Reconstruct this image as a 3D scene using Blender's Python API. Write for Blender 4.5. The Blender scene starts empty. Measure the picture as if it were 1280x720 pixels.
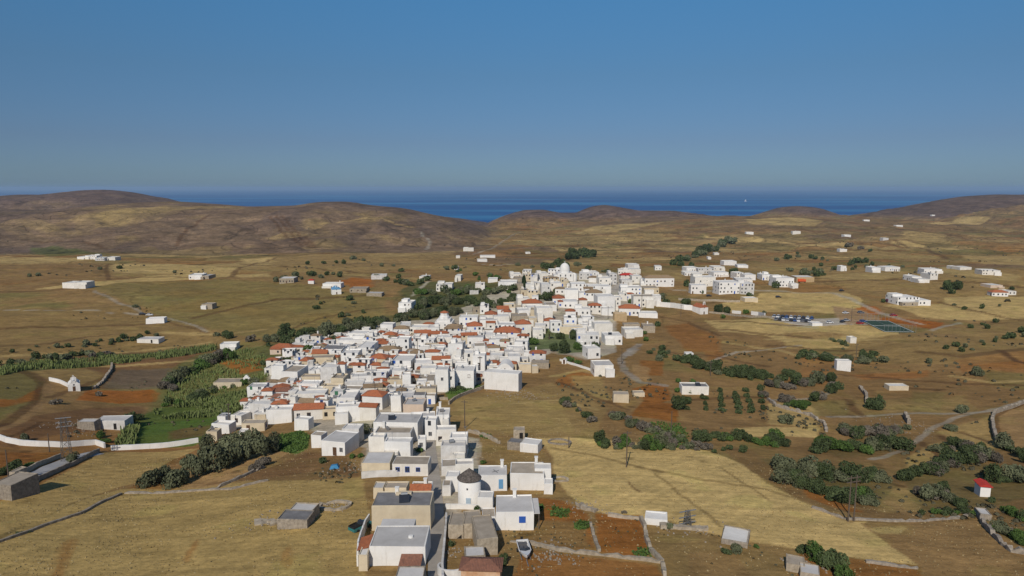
import bpy, math, random
import numpy as np
R = math.radians
S = bpy.context.scene
COL = S.collection
rnd = random.Random(7)

# ---------------------------------------------------------------- camera
CAMZ = 255.0
FPX = 853.0
PITCH = math.atan(125.0/FPX)
cam_d = bpy.data.cameras.new('camera')
cam = bpy.data.objects.new('camera', cam_d); COL.objects.link(cam)
cam.location = (0, 0, CAMZ)
cam.rotation_euler = (R(90)-PITCH, 0, 0)
cam_d.sensor_width = 36; cam_d.lens = 36*FPX/1280.0
cam_d.clip_start = 1; cam_d.clip_end = 400000
S.camera = cam

# ---------------------------------------------------------------- world, sun, exposure
SUN_EL = 38.0
SUN_AZ = 14.0          # light travels away from the camera and this many degrees to the right
w = bpy.data.worlds.new("World"); S.world = w; w.use_nodes = True
nt = w.node_tree; nt.nodes.clear()
sky = nt.nodes.new('ShaderNodeTexSky'); sky.sky_type = 'NISHITA'; sky.sun_disc = False
sky.sun_elevation = R(SUN_EL)
sky.sun_rotation = R(180+SUN_AZ)
sky.altitude = 200; sky.air_density = 1.0; sky.dust_density = 0.3; sky.ozone_density = 3.0
bg = nt.nodes.new('ShaderNodeBackground'); bg.inputs[1].default_value = 0.058
wo = nt.nodes.new('ShaderNodeOutputWorld')
tcw = nt.nodes.new('ShaderNodeTexCoord'); spw = nt.nodes.new('ShaderNodeSeparateXYZ'); rpw = nt.nodes.new('ShaderNodeValToRGB'); mxw = nt.nodes.new('ShaderNodeMix')
nt.links.new(tcw.outputs['Generated'], spw.inputs[0]); nt.links.new(spw.outputs[2], rpw.inputs[0])   # dusty blue summer air: tint by height above the horizon
cr = rpw.color_ramp
cr.elements[0].position = 0.0; cr.elements[0].color = (.37,.565,.93,1); cr.elements[1].position = 1.0; cr.elements[1].color = (.9,1,1.1,1)
for p_, c_ in ((.064,(.43,.555,.82,1)),(.155,(.50,.735,.92,1)),(.25,(.55,1.0,1.22,1)),(.45,(.75,1.0,1.15,1))):
    e_ = cr.elements.new(p_); e_.color = c_
mxw.data_type = 'RGBA'; mxw.blend_type = 'MULTIPLY'; mxw.inputs[0].default_value = 1.0
nt.links.new(sky.outputs[0], mxw.inputs[6]); nt.links.new(rpw.outputs[0], mxw.inputs[7])
nt.links.new(mxw.outputs[2], bg.inputs[0]); nt.links.new(bg.outputs[0], wo.inputs[0])
sl = bpy.data.lights.new('sun', 'SUN'); sl.energy = 3.3; sl.angle = R(0.55); sl.color = (1.0, 0.93, 0.83)
so = bpy.data.objects.new('sun', sl); COL.objects.link(so)
so.rotation_euler = (R(90-SUN_EL), 0, R(-SUN_AZ))
S.view_settings.view_transform = 'Standard'; S.view_settings.look = 'None'
S.view_settings.exposure = 0.04; S.view_settings.gamma = 1.0
S.render.resolution_x = 1280; S.render.resolution_y = 720
try:
    S.cycles.volume_bounces = 0; S.cycles.max_bounces = 5; S.cycles.diffuse_bounces = 2
    S.cycles.transparent_max_bounces = 8
except Exception: pass

# ---------------------------------------------------------------- terrain height
CP, SP = math.cos(PITCH), math.sin(PITCH)
def ray(px, py):
    u = (px-640.0)/FPX; v = (360.0-py)/FPX
    return np.array([u, CP+v*SP, -SP+v*CP])
_d = np.array([0, 60, 100, 180, 250, 350, 480, 620, 800, 1100, 1500, 2200, 3000, 3800, 4700, 5600, 9000.])
_z = np.array([-51,-54,-58,-66,-73,-79,-81.5,-83,-94,-117,-143,-163,-176,-200,-245,-290,-330.])
_xs = np.linspace(0, 9000, 1801); _zs = np.interp(_xs, _d, _z)
_k = np.hanning(61)[1:-1]; _k /= _k.sum()
_pad = np.concatenate([_zs[0]+(_zs[1]-_zs[0])*np.arange(-29, 0), _zs, np.full(29, _zs[-1])])
_sm = np.convolve(_pad, _k, 'valid')
_wt = np.clip((_xs-200)/600, 0, 1)
_k2 = np.hanning(13)[1:-1]; _k2 /= _k2.sum()
_pad2 = np.concatenate([_zs[0]+(_zs[1]-_zs[0])*np.arange(-5, 0), _zs, np.full(5, _zs[-1])])
_zs = _sm*_wt + np.convolve(_pad2, _k2, 'valid')*(1-_wt)

def sn(x, y, L, ph=0.0):
    """cheap smooth pseudo noise, wavelength about L, range about -1..1"""
    k = 6.2832/L
    a = x+0.35*L*np.sin(k*0.43*y+ph*1.7+1.1); b = y+0.35*L*np.sin(k*0.37*x+ph+0.3)
    return 0.4*np.sin(k*(0.9*a+0.35*b)+ph)+0.35*np.sin(k*(-0.5*a+0.95*b)+2.1*ph+1.3)+0.25*np.sin(k*1.7*(0.7*a-0.75*b)+ph*3+2.2)

LAYERS = [  # depth, front width, back width, relief, crest pixels
 (3700, 1100, 1200, 9, [(-500,250),(-200,246),(0,247),(30,243),(60,243.5),(85,240.5),(110,237.5),(130,237),(155,239.5),(185,245),(210,252),(260,275),(300,300)]),
 (2450, 950, 900, 8, [(-500,268),(-200,262),(0,262),(60,263),(120,257),(170,253),(215,252),(260,255),(310,258),(370,257),(395,252.5),(430,252),(460,257),(500,260),(540,269),(575,277),(605,289),(640,312),(700,330)]),
 (4100, 700, 900, 4, [(480,300),(520,274),(555,271.5),(580,275),(605,282),(625,290),(650,300)]),
 (3700, 1000, 900, 8, [(560,310),(590,292),(605,283),(630,270),(655,262.5),(680,262),(700,266),(722,266),(742,258),(757,256),(775,259),(800,263.5),(845,264),(870,268),(900,272),(960,284),(1000,300)]),
 (2900, 1700, 1000, 5, [(480,330),(560,303),(600,293),(650,287),(750,280),(850,274),(900,271.5),(930,272),(960,270),(1000,271),(1040,273),(1070,275),(1100,274),(1160,276),(1200,280),(1235,282),(1260,273),(1280,269),(1400,262),(1800,262)]),
 (4300, 600, 900, 3, [(900,300),(945,272),(965,266),(985,259),(1000,257.5),(1015,259),(1030,265),(1050,273),(1080,290)]),
 (3900, 1000, 1000, 8, [(1020,300),(1065,276),(1090,270),(1120,263),(1160,254),(1190,249),(1220,245),(1250,243),(1280,243.5),(1400,240),(1800,244)]),
]
_L = []
for D, wf, wb, rel, pts in LAYERS:
    xs, zs = [], []
    for px, py in pts:
        d = ray(px, py); xs.append(d[0]/d[1]*D); zs.append(d[2]/d[1]*D)
    X = np.linspace(min(xs)-1500, max(xs)+1500, 600)
    Z = np.interp(X, xs, zs)
    ends = -330.0
    if pts[0][0] > 0: Z = np.where(X < xs[0], np.maximum(ends, zs[0]+(X-xs[0])*0.25), Z)
    if pts[-1][0] < 1300: Z = np.where(X > xs[-1], np.maximum(ends, zs[-1]-(X-xs[-1])*0.25), Z)
    kk = np.hanning(9); kk /= kk.sum()
    Zp = np.concatenate([np.full(4, Z[0]), Z, np.full(4, Z[-1])])
    _L.append((D, wf, wb, rel, X, np.convolve(Zp, kk, 'valid')))

GULLY = [((930,505),(1000,560),(1080,610),(1150,640),(1280,665)), ]
def H(x, y):
    """terrain height above the sea"""
    x = np.asarray(x, float); y = np.asarray(y, float)
    z = np.interp(y, _xs, _zs)
    u = x/(np.maximum(y, 0)+60.0)
    # gentle valleys to both sides of the town ridge
    z = z-7.0*np.exp(-((u+0.42)/0.16)**2)*np.exp(-((y-260)/130.0)**2)
    z = z-6.0*np.exp(-((u-0.50)/0.2)**2)*np.exp(-((y-190)/80.0)**2)
    z = z+5.0*np.exp(-((u-0.02)/0.12)**2)*np.exp(-((y-560)/160.0)**2)
    am = np.clip((y-40)/300.0, 0.15, 1)
    z = z+am*(1.7*sn(x, y, 150, 0.4)+0.6*sn(x, y, 47, 2.0))+0.12*sn(x, y, 13, 1.0)+np.clip((y-650)/800, 0, 1)*5.5*sn(x, y, 520, 3.3)
    for D, wf, wb, rel, X, Z in _L:
        c = np.interp(x, X, Z)
        yy = y+70*sn(x, y*0.3, 900, D*0.01)
        t = np.where(yy < D, np.clip((yy-(D-wf))/wf, 0, 1), np.clip((D+wb-yy)/wb, 0, 1))
        b = t*t*(3-2*t)
        b = np.where(yy < D, 0.55*b+0.45*np.sin(t*1.5708), b)
        spur = rel*np.clip(1-b, 0, 1)*np.clip(b*3, 0, 1)*sn(x, y, 420, D*0.013)*1.6+0.8*rel*b*(1-b)*4*(sn(x, y, 150, D*0.02)+.5*sn(x, y, 70, D*.031))-1.6*rel*np.clip(1-b,0,1)*np.clip(b*4,0,1)*np.exp(-(sn(x, y*.35, 560, D*.017)/.16)**2)
        cand = z+(c-z)*b+spur
        z = np.where(c > z, np.maximum(z, cand), z)
    return z+CAMZ

def hit(px, py, h=0.0, far=7000.0):
    """ground point (raised by h) seen at photo pixel px,py"""
    d = ray(px, py)
    t0 = 25.0
    ts = np.geomspace(t0, far, 500)
    for _ in range(3):
        f = CAMZ+d[2]*ts-(H(d[0]*ts, d[1]*ts)+h)
        i = np.argmax(f < 0)
        if f[i] >= 0: i = len(ts)-1
        i = max(i, 1)
        ts = np.linspace(ts[i-1], ts[i], 24)
    t = ts[0]
    return float(d[0]*t), float(d[1]*t), float(t)
def G(px, py):
    x, y, t = hit(px, py); return x, y
def pxm(t): return FPX/t
def Hs(x, y): return float(H(x, y))

# ---------------------------------------------------------------- helpers
def link(o): COL.objects.link(o); return o
def mesh(name, v, f, mats=(), fm=None, smooth=False):
    m = bpy.data.meshes.new(name); m.from_pydata([tuple(map(float, p)) for p in v], [], f)
    for k in mats: m.materials.append(k)
    if fm is not None: m.polygons.foreach_set('material_index', fm)
    if smooth: m.polygons.foreach_set('use_smooth', [True]*len(m.polygons))
    m.update(); return m
class MB:
    """collects shapes for ONE mesh"""
    def __init__(s): s.v=[]; s.f=[]; s.m=[]
    def add(s, v, f, m=0):
        n = len(s.v); s.v += list(v); s.f += [tuple(i+n for i in q) for q in f]; s.m += [m]*len(f); return s
    def box(s, x0, x1, y0, y1, z0, z1, m=0, rz=0.0, c=(0,0)):
        v = [(x,y,z) for z in (z0,z1) for x,y in ((x0,y0),(x1,y0),(x1,y1),(x0,y1))]
        if rz:
            a,b = math.cos(rz), math.sin(rz); v = [(c[0]+(x-c[0])*a-(y-c[1])*b, c[1]+(x-c[0])*b+(y-c[1])*a, z) for x,y,z in v]
        return s.add(v, [(3,2,1,0),(4,5,6,7),(0,1,5,4),(1,2,6,5),(2,3,7,6),(3,0,4,7)], m)
    def tube(s, p, q, r0, r1=None, n=7, m=0):
        r1 = r0 if r1 is None else r1
        p = np.array(p, float); q = np.array(q, float); a = q-p; a /= (np.linalg.norm(a)+1e-9)
        u = np.cross(a, (0,0,1) if abs(a[2]) < .9 else (1,0,0)); u /= np.linalg.norm(u); w_ = np.cross(a, u)
        v = [tuple(p+r0*(math.cos(t)*u+math.sin(t)*w_)) for t in [6.2832*i/n for i in range(n)]]
        v += [tuple(q+r1*(math.cos(t)*u+math.sin(t)*w_)) for t in [6.2832*i/n for i in range(n)]]
        f = [(i,(i+1)%n,n+(i+1)%n,n+i) for i in range(n)]+[tuple(range(n))[::-1], tuple(range(n,2*n))]
        return s.add(v, f, m)
    def lathe(s, prof, n=24, m=0, c=(0,0)):
        v = [(c[0]+r*math.cos(6.2832*i/n), c[1]+r*math.sin(6.2832*i/n), z) for r, z in prof for i in range(n)]
        f = [(k*n+i, k*n+(i+1)%n, (k+1)*n+(i+1)%n, (k+1)*n+i) for k in range(len(prof)-1) for i in range(n)]
        return s.add(v, f, m)
    def prism(s, pts, z0, z1, m=0):
        n = len(pts); v = [(x,y,z0) for x,y in pts]+[(x,y,z1) for x,y in pts]
        return s.add(v, [(i,(i+1)%n,n+(i+1)%n,n+i) for i in range(n)]+[tuple(range(n))[::-1], tuple(range(n,2*n))], m)
    def mesh(s, name, mats, smooth=False): return mesh(name, s.v, s.f, mats, s.m, smooth)
def obj(name, me, parent=None, loc=None, rz=0, scale=None):
    o = bpy.data.objects.new(name, me); link(o)
    if parent is not None: o.parent = parent
    if loc is not None: o.location = loc
    if rz: o.rotation_euler = (0,0,rz)
    if scale is not None: o.scale = scale
    return o
def tag(o, label, cat, group=None):
    o['label'] = label; o['category'] = cat
    if group: o['group'] = group
    return o
def thing(name, label, cat, loc, rz=0, group=None):
    return tag(obj(name, None, None, loc, rz), label, cat, group)
def struct(o): o['kind'] = 'structure'; return o
def stuff(o, label=None, cat=None):
    o['kind'] = 'stuff'
    if label: o['label'] = label
    if cat: o['category'] = cat
    return o

# ---------------------------------------------------------------- materials
def s2l(c): return tuple(((v/255.0)/12.92 if v/255.0 <= .04045 else ((v/255.0+.055)/1.055)**2.4) for v in c)
def mat(name, col, rough=0.9, var=0.12, scale=0.6, col2=None, bump=0.0, bscale=8.0, objvar=0.0, metal=0.0, spec=0.3, detail=6.0, coord='Object'):
    m = bpy.data.materials.new(name); m.use_nodes = True; t = m.node_tree; N = t.nodes; L = t.links
    b = N['Principled BSDF']; b.inputs['Roughness'].default_value = rough; b.inputs['Metallic'].default_value = metal
    b.inputs['Specular IOR Level'].default_value = spec
    tc = N.new('ShaderNodeNewGeometry') if coord == 'World' else N.new('ShaderNodeTexCoord')
    src = tc.outputs['Position'] if coord == 'World' else tc.outputs['Object']
    n1 = N.new('ShaderNodeTexNoise'); n1.inputs['Scale'].default_value = scale; n1.inputs['Detail'].default_value = detail; n1.inputs['Roughness'].default_value = .65
    L.new(src, n1.inputs['Vector'])
    r = N.new('ShaderNodeValToRGB'); L.new(n1.outputs[0], r.inputs[0])
    c2 = col2 if col2 else tuple(max(0, v*(1-var*2)) for v in col)
    r.color_ramp.elements[0].position = .3; r.color_ramp.elements[1].position = .68
    r.color_ramp.elements[0].color = (*c2, 1); r.color_ramp.elements[1].color = (*[min(1, v*(1+var*.35)) for v in col], 1)
    out = r.outputs[0]
    if objvar:
        oi = N.new('ShaderNodeObjectInfo'); mp = N.new('ShaderNodeMapRange'); mp.inputs[3].default_value = 1-objvar; mp.inputs[4].default_value = 1+objvar*.6
        L.new(oi.outputs['Random'], mp.inputs[0])
        mx = N.new('ShaderNodeVectorMath'); mx.operation = 'SCALE'; L.new(out, mx.inputs[0]); L.new(mp.outputs[0], mx.inputs['Scale']); out = mx.outputs[0]
    L.new(out, b.inputs['Base Color'])
    if bump:
        n2 = N.new('ShaderNodeTexNoise'); n2.inputs['Scale'].default_value = bscale; n2.inputs['Detail'].default_value = 4; L.new(src, n2.inputs['Vector'])
        bp = N.new('ShaderNodeBump'); bp.inputs['Strength'].default_value = bump; bp.inputs['Distance'].default_value = .05
        L.new(n2.outputs[0], bp.inputs['Height']); L.new(bp.outputs[0], b.inputs['Normal'])
    return m

# ---------------------------------------------------------------- ground colours
def vn(x, y, L, seed=0):
    """value noise 0..1"""
    X = x/L+seed*17.3; Y = y/L+seed*9.1
    xi = np.floor(X).astype(np.int64); yi = np.floor(Y).astype(np.int64); fx = X-xi; fy = Y-yi
    fx = fx*fx*(3-2*fx); fy = fy*fy*(3-2*fy)
    def h(a, b):
        n = (a*374761393+b*668265263+seed*974634) & 0x7fffffff; n = ((n ^ (n >> 13))*1274126177) & 0x7fffffff
        return ((n ^ (n >> 16)) & 0xffff)/65535.0
    return (h(xi,yi)*(1-fx)+h(xi+1,yi)*fx)*(1-fy)+(h(xi,yi+1)*(1-fx)+h(xi+1,yi+1)*fx)*fy
def fbm(x, y, L, seed=0, o=4):
    s = 0; a = 0.5; t = 0
    for i in range(o): s = s+a*vn(x, y, L/2**i, seed+i); t += a; a *= .55
    return s/t
# sun-lit colours as they read in the photograph are divided by the light to give surface colours
def alb(r, g, b): return np.array(s2l((r, g, b)))*1.62
STRAW = alb(163,139,90); GOLD = alb(141,119,74); DRY = alb(124,102,64); BROWN = alb(115,91,58); RED = alb(118,76,36)
OLIVE = alb(98,90,52); GREEN = alb(74,92,40); SCRUB = alb(88,76,62); MAUVE = alb(93,77,62); TAN = alb(150,120,80); GREY = alb(150,143,132); PALE=alb(176,166,148)
ORANGE = alb(140,82,34); DKBR = alb(90,66,44)
# (colour, strength, edge noise metres, photo polygon)
TAN_ = TAN*.85
FIELDS = [
 # foreground
 (GOLD,.95,.6,[(-60,740),(-60,672),(0,674),(60,645),(110,622),(150,612),(200,607),(240,607),(330,598),(400,588),(452,596),(462,640),(455,740)]),
 (GOLD,.85,.5,[(-60,668),(0,668),(40,655),(90,628),(150,608),(170,604),(215,575),(250,560),(130,565),(40,612),(-60,650)]),
 (TAN_,.9,.4,[(222,612),(268,580),(330,556),(372,560),(330,585),(280,606)]),
 (RED,.6,1,[(160,610),(190,600),(215,590),(225,600),(222,612)]),
 (DKBR*1.1,.7,1.5,[(240,607),(300,597),(350,580),(385,565),(430,570),(452,596),(400,600),(330,601)]),
 (RED*.95,.5,1.2,[(68,700),(78,680),(92,672),(96,676),(88,695),(78,722),(64,722)]),
 (RED,.5,.9,[(228,700),(240,680),(248,672),(246,684),(234,704)]),
 (RED,.4,.9,[(352,690),(362,682),(368,700),(362,712),(352,705)]),
 (STRAW*1.0,.97,.8,[(668,546),(760,550),(840,560),(880,562),(930,580),(960,605),(1010,630),(1060,640),(1090,655),(1146,706),(1030,692),(960,680),(900,670),(840,652),(790,648),(745,640),(722,628),(700,606),(692,590),(690,570)]),
 (DRY,.9,.8,[(600,545),(668,548),(690,580),(640,585),(596,570)]),
 (BROWN*1.15,.97,.6,[(1075,654),(1110,650),(1200,652),(1225,648),(1250,668),(1290,690),(1290,740),(1160,740),(1148,707),(1110,680)]),
 (STRAW*.85,.8,1.2,[(1085,660),(1135,658),(1125,668),(1100,668)]),
 (DRY,.95,1,[(538,505),(560,492),(640,490),(690,478),(720,490),(760,510),(744,545),(690,548),(600,543),(548,520)]),
 (GOLD*.9,.8,1.5,[(560,498),(640,494),(700,505),(720,540),(640,542),(590,535)]),
 (RED,.9,.6,[(672,622),(700,625),(735,642),(735,645),(745,690),(690,682),(640,676),(660,640)]),
 (DRY*.8,.75,1.5,[(680,650),(730,655),(742,688),(690,682),(640,676),(640,660)]),
 (RED,.95,.4,[(744,642),(800,644),(812,690),(806,698),(748,690)]),
 (RED*1.05,.7,1,[(655,688),(700,692),(826,706),(835,740),(690,740),(640,720)]),
 (DRY*.9,.9,1,[(820,665),(870,668),(960,690),(1000,712),(1000,740),(840,740),(815,695)]),
 (BROWN,.7,1,[(860,690),(920,690),(950,740),(860,740)]),
 (RED*.9,.7,1,[(1000,688),(1080,700),(1145,708),(1160,740),(990,740)]),
 (BROWN*.85,.9,1.5,[(950,560),(1150,540),(1290,560),(1290,680),(1250,660),(1225,645),(1200,652),(1060,652),(1000,625),(940,590),(900,560)]),
 (GOLD,.7,1.5,[(1130,575),(1160,555),(1220,545),(1215,560),(1180,590),(1140,590)]),
 (GOLD,.6,1.5,[(1170,540),(1240,520),(1250,550),(1290,575),(1290,560),(1230,560)]),
 (RED*1.1,.8,1,[(985,585),(1010,595),(1035,622),(1080,640),(1060,640),(1010,622)]),
 (GOLD*.8,.7,1,[(1105,608),(1150,612),(1150,640),(1100,640),(1085,625)]),
 # right of the town
 (BROWN,.8,2,[(690,455),(760,470),(850,470),(1000,480),(1040,540),(900,545),(760,505)]),
 (RED*1.1,.8,1.5,[(695,475),(720,462),(745,470),(735,480),(700,485)]),
 (GOLD*.9,.7,2,[(712,470),(750,470),(765,500),(730,500)]),
 (RED,.95,1,[(790,486),(815,478),(835,484),(840,500),(820,505),(805,500)]),
 (RED*.9,.95,1,[(790,515),(805,500),(842,505),(848,515),(846,528),(790,520)]),
 (RED,.8,1,[(800,450),(830,452),(828,470),(800,468)]),
 (TAN*.8,.8,1,[(790,455),(812,460),(810,476),(792,470)]),
 (BROWN*.95,.85,2,[(855,495),(960,500),(985,530),(940,542),(855,520)]),
 (STRAW*.9,.9,1,[(920,535),(960,533),(1026,535),(1020,547),(960,545),(915,548)]),
 (BROWN*.95,.9,2,[(820,400),(1000,412),(1000,470),(880,470),(820,440)]),
 (RED,.6,2,[(830,408),(860,404),(900,425),(900,440),(860,440)]),
 (RED,.6,2,[(880,440),(905,440),(905,450),(885,450)]),
 (STRAW*.9,.9,1.2,[(945,372),(950,366),(1000,366),(1060,366),(1078,375),(1075,386),(1040,392),(980,390),(905,388),(900,380)]),
 (GOLD*.8,.5,1.5,[(965,372),(990,370),(985,374)]),
 (GOLD*.6,.5,1.5,[(970,384),(1015,382),(1010,388),(975,388)]),
 (STRAW*.85,.9,1.5,[(880,400),(1000,404),(1120,412),(1128,422),(1090,434),(1000,436),(960,420),(900,415)]),
 (BROWN,.7,1.5,[(980,416),(1060,418),(1050,424),(985,424)]),
 (GOLD,.8,1.5,[(980,428),(1060,426),(1040,436),(985,436)]),
 (ORANGE*.95,.85,1.5,[(1070,385),(1095,383),(1105,392),(1075,397)]),
 (ORANGE*.8,.9,1.5,[(1090,396),(1130,398),(1180,403),(1170,412),(1130,405),(1100,402)]),
 (STRAW*.88,.9,1.5,[(1105,382),(1180,380),(1290,384),(1290,398),(1200,400),(1150,396)]),
 (STRAW*.88,.9,1.5,[(1180,372),(1290,372),(1290,382),(1215,388),(1180,378)]),
 (alb(112,72,72),.9,1,[(1138,416),(1196,418),(1200,424),(1160,424)]),
 (DRY*.9,.9,2,[(1060,425),(1290,400),(1290,450),(1160,465),(1060,445)]),
 (BROWN*.9,.9,2,[(1050,450),(1290,462),(1290,500),(1150,540),(1040,540),(1030,490)]),
 (ORANGE*.85,.28,2.5,[(1190,450),(1290,438),(1290,466),(1200,466)]),
 (ORANGE*.8,.4,2.5,[(1160,462),(1060,468),(1080,475),(1160,472)]),
 (OLIVE,.6,3,[(1225,462),(1290,468),(1290,490),(1235,480)]),
 (OLIVE,.5,3,[(1140,490),(1180,490),(1175,520),(1140,515)]),
 (GOLD*.7,.6,3,[(1060,500),(1200,495),(1230,515),(1080,520)]),
 (TAN*.7,.9,2,[(1242,515),(1290,505),(1290,570),(1256,562),(1240,545)]),
 (STRAW*.8,.8,1.5,[(960,505),(1000,500),(1025,515),(1022,535),(960,530)]),
 (OLIVE,.5,2,[(1010,500),(1070,500),(1060,520),(1020,520)]),
 # left of the town
 (DRY*.82,.9,3,[(-60,385),(160,385),(300,392),(330,420),(250,435),(100,450),(-60,455)]),
 (OLIVE*1.1,.6,3,[(110,358),(180,352),(330,352),(480,370),(480,405),(330,425),(210,400)]),
 (DKBR*1.15,.9,2,[(30,455),(140,440),(260,435),(300,432),(250,450),(215,480),(120,486),(60,470)]),
 (alb(84,78,66),.6,2,[(150,462),(215,460),(205,485),(130,485)]),
 (GOLD*.75,.7,2,[(30,462),(90,456),(135,470),(120,485),(40,470)]),
 (ORANGE*.8,.8,1.2,[(96,500),(110,487),(190,487),(200,492),(195,502),(150,505)]),
 (OLIVE*.95,.85,2,[(-60,462),(35,464),(58,480),(48,500),(0,525),(-60,540)]),
 (ORANGE*.75,.7,2,[(-60,500),(20,500),(52,482),(48,500),(0,510)]),
 (alb(84,86,48),.8,4,[(165,545),(195,500),(212,465),(250,442),(300,436),(345,430),(350,455),(335,500),(270,528),(180,545)]),
 (alb(78,80,46),.7,3,[(-60,466),(60,452),(150,442),(275,430),(275,437),(150,452),(40,464),(-60,474)]),
 (DKBR*1.1,.8,2,[(-60,545),(40,520),(110,510),(180,508),(180,530),(60,545),(10,560)]),
 (GREEN*.85,.9,1.5,[(160,560),(175,528),(270,522),(262,548),(240,558)]),
 (DKBR*1.1,.7,2,[(210,540),(230,535),(262,532),(258,545),(215,550)]),
 (GREEN*.8,.75,2,[(160,530),(200,510),(300,490),(340,480),(340,500),(270,525)]),
 (RED*.95,.8,1.5,[(-60,565),(30,566),(80,565),(70,578),(20,585),(-60,590)]),
 (GREEN*1.2,.95,1,[(335,560),(345,545),(375,538),(386,545),(386,560),(370,568)]),
 (GREEN*1.2,.95,1,[(556,492),(568,480),(590,478),(606,483),(600,487),(575,494),(558,500)]),
 (ORANGE*.85,.7,1.5,[(270,450),(330,448),(340,460),(300,468)]),
 (DRY*.9,.8,1.5,[(210,420),(280,412),(290,430),(200,432)]),
 (ORANGE*.9,.8,2,[(423,352),(440,347),(465,349),(466,359),(440,360)]),
 (STRAW*.8,.8,2,[(310,392),(340,385),(380,375),(340,372)]) if False else (DRY,.1,2,[(0,400),(1,400),(1,401)]),
 # far left plain
 (STRAW*.78,.9,3,[(-60,322),(60,321),(110,323),(100,327),(-60,330)]),
 (STRAW*.85,.9,3,[(140,330),(230,330),(300,336),(290,342),(215,342),(140,340)]),
 (STRAW*.85,.9,2,[(40,362),(120,352),(200,344),(295,342),(290,346),(170,352),(110,360)]),
 (STRAW*.9,.9,3,[(300,323),(345,321),(360,325),(310,329)]),
 (STRAW*.85,.9,3,[(290,344),(330,342),(340,346),(300,347)]),
 (BROWN*.95,.8,4,[(-60,331),(135,330),(135,345),(-60,358)]),
 (STRAW*.62,.7,25,[(110,268),(215,256),(235,260),(190,270),(175,280),(120,285)]),
 (STRAW*.55,.6,20,[(0,278),(40,278),(110,292),(90,296),(20,284)]),
 (GREEN*.55,.6,4,[(35,310),(100,311),(150,318),(60,321)]),
 (DRY,.8,5,[(340,320),(570,318),(600,330),(440,345),(340,340)]),
 (STRAW*.7,.6,4,[(450,319),(600,311),(560,318),(470,323)]),
 # centre far
 (STRAW*.75,.8,5,[(720,292),(740,283),(800,279),(830,278),(800,284),(740,293)]),
 (STRAW*.65,.6,6,[(640,300),(720,296),(820,292),(850,298),(760,305),(660,306)]),
 (STRAW*.85,.9,4,[(880,294),(950,296),(955,302),(905,302)]),
 (STRAW*.8,.8,5,[(930,274),(1000,272),(1030,276),(1020,283),(940,280)]),
 (STRAW*.85,.9,4,[(1113,303),(1125,300),(1158,306),(1155,310),(1130,309)]),
 (STRAW*.7,.7,5,[(1130,288),(1180,292),(1185,305),(1150,305),(1132,296)]),
 (STRAW*.9,.8,4,[(1160,279),(1200,271),(1240,272),(1220,281),(1180,281)]),
 (STRAW*.8,.7,4,[(1145,338),(1180,333),(1240,338),(1280,346),(1270,352),(1200,344)]),
 (STRAW*.7,.7,4,[(1020,345),(1100,341),(1180,345),(1090,350),(1030,350)]),
 (STRAW*.75,.7,4,[(1200,318),(1290,320),(1290,332),(1230,330)]),
 (STRAW*.6,.7,4,[(800,333),(860,338),(850,352),(805,346)]),
 (STRAW*.6,.6,4,[(950,338),(985,337),(1000,343),(960,345)]),
 (alb(66,70,42),.8,6,[(478,408),(500,385),(495,365),(520,352),(600,352),(665,362),(650,382),(600,392),(545,402)]),
 (alb(76,76,46),.75,4,[(325,440),(350,418),(420,406),(490,394),(500,402),(430,420),(380,436),(340,470),(325,465)]),
 (alb(82,76,46),.6,3,[(950,572),(1010,578),(1090,590),(1120,605),(1105,628),(1050,622),(990,605)]),
 (alb(82,76,46),.5,3,[(1020,560),(1080,545),(1140,545),(1130,562),(1050,572)]),
 (alb(86,80,48),.5,3,[(1130,600),(1200,570),(1290,590),(1290,620),(1210,640),(1150,640)]),
 # town paving between the houses
 (PALE*.72,.85,1.6,[(262,540),(300,512),(330,490),(338,455),(380,430),(470,405),(545,398),(600,378),(625,355),(660,342),(785,340),(812,352),(815,375),(800,388),(770,393),(770,440),(735,450),(690,440),(650,460),(600,480),(540,495),(535,540),(600,548),(600,600),(560,660),(552,640),(545,600),(525,590),(455,590),(455,560),(395,545),(360,520),(300,535)]),
 (GREEN*.8,.8,1.5,[(655,420),(680,408),(700,412),(740,425),(735,440),(700,442),(690,436),(660,438)]),
 (GREY*.9,.9,1,[(772,348),(800,350),(800,357),(782,360),(765,372),(760,368)]),
 (GREY*.9,.9,1,[(975,396),(1020,398),(1085,400),(1085,406),(1020,408),(965,400)]),
 (alb(128,104,76),.9,1,[(1040,382),(1080,388),(1100,397),(1100,404),(1060,406),(1045,396)]),
]
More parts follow.
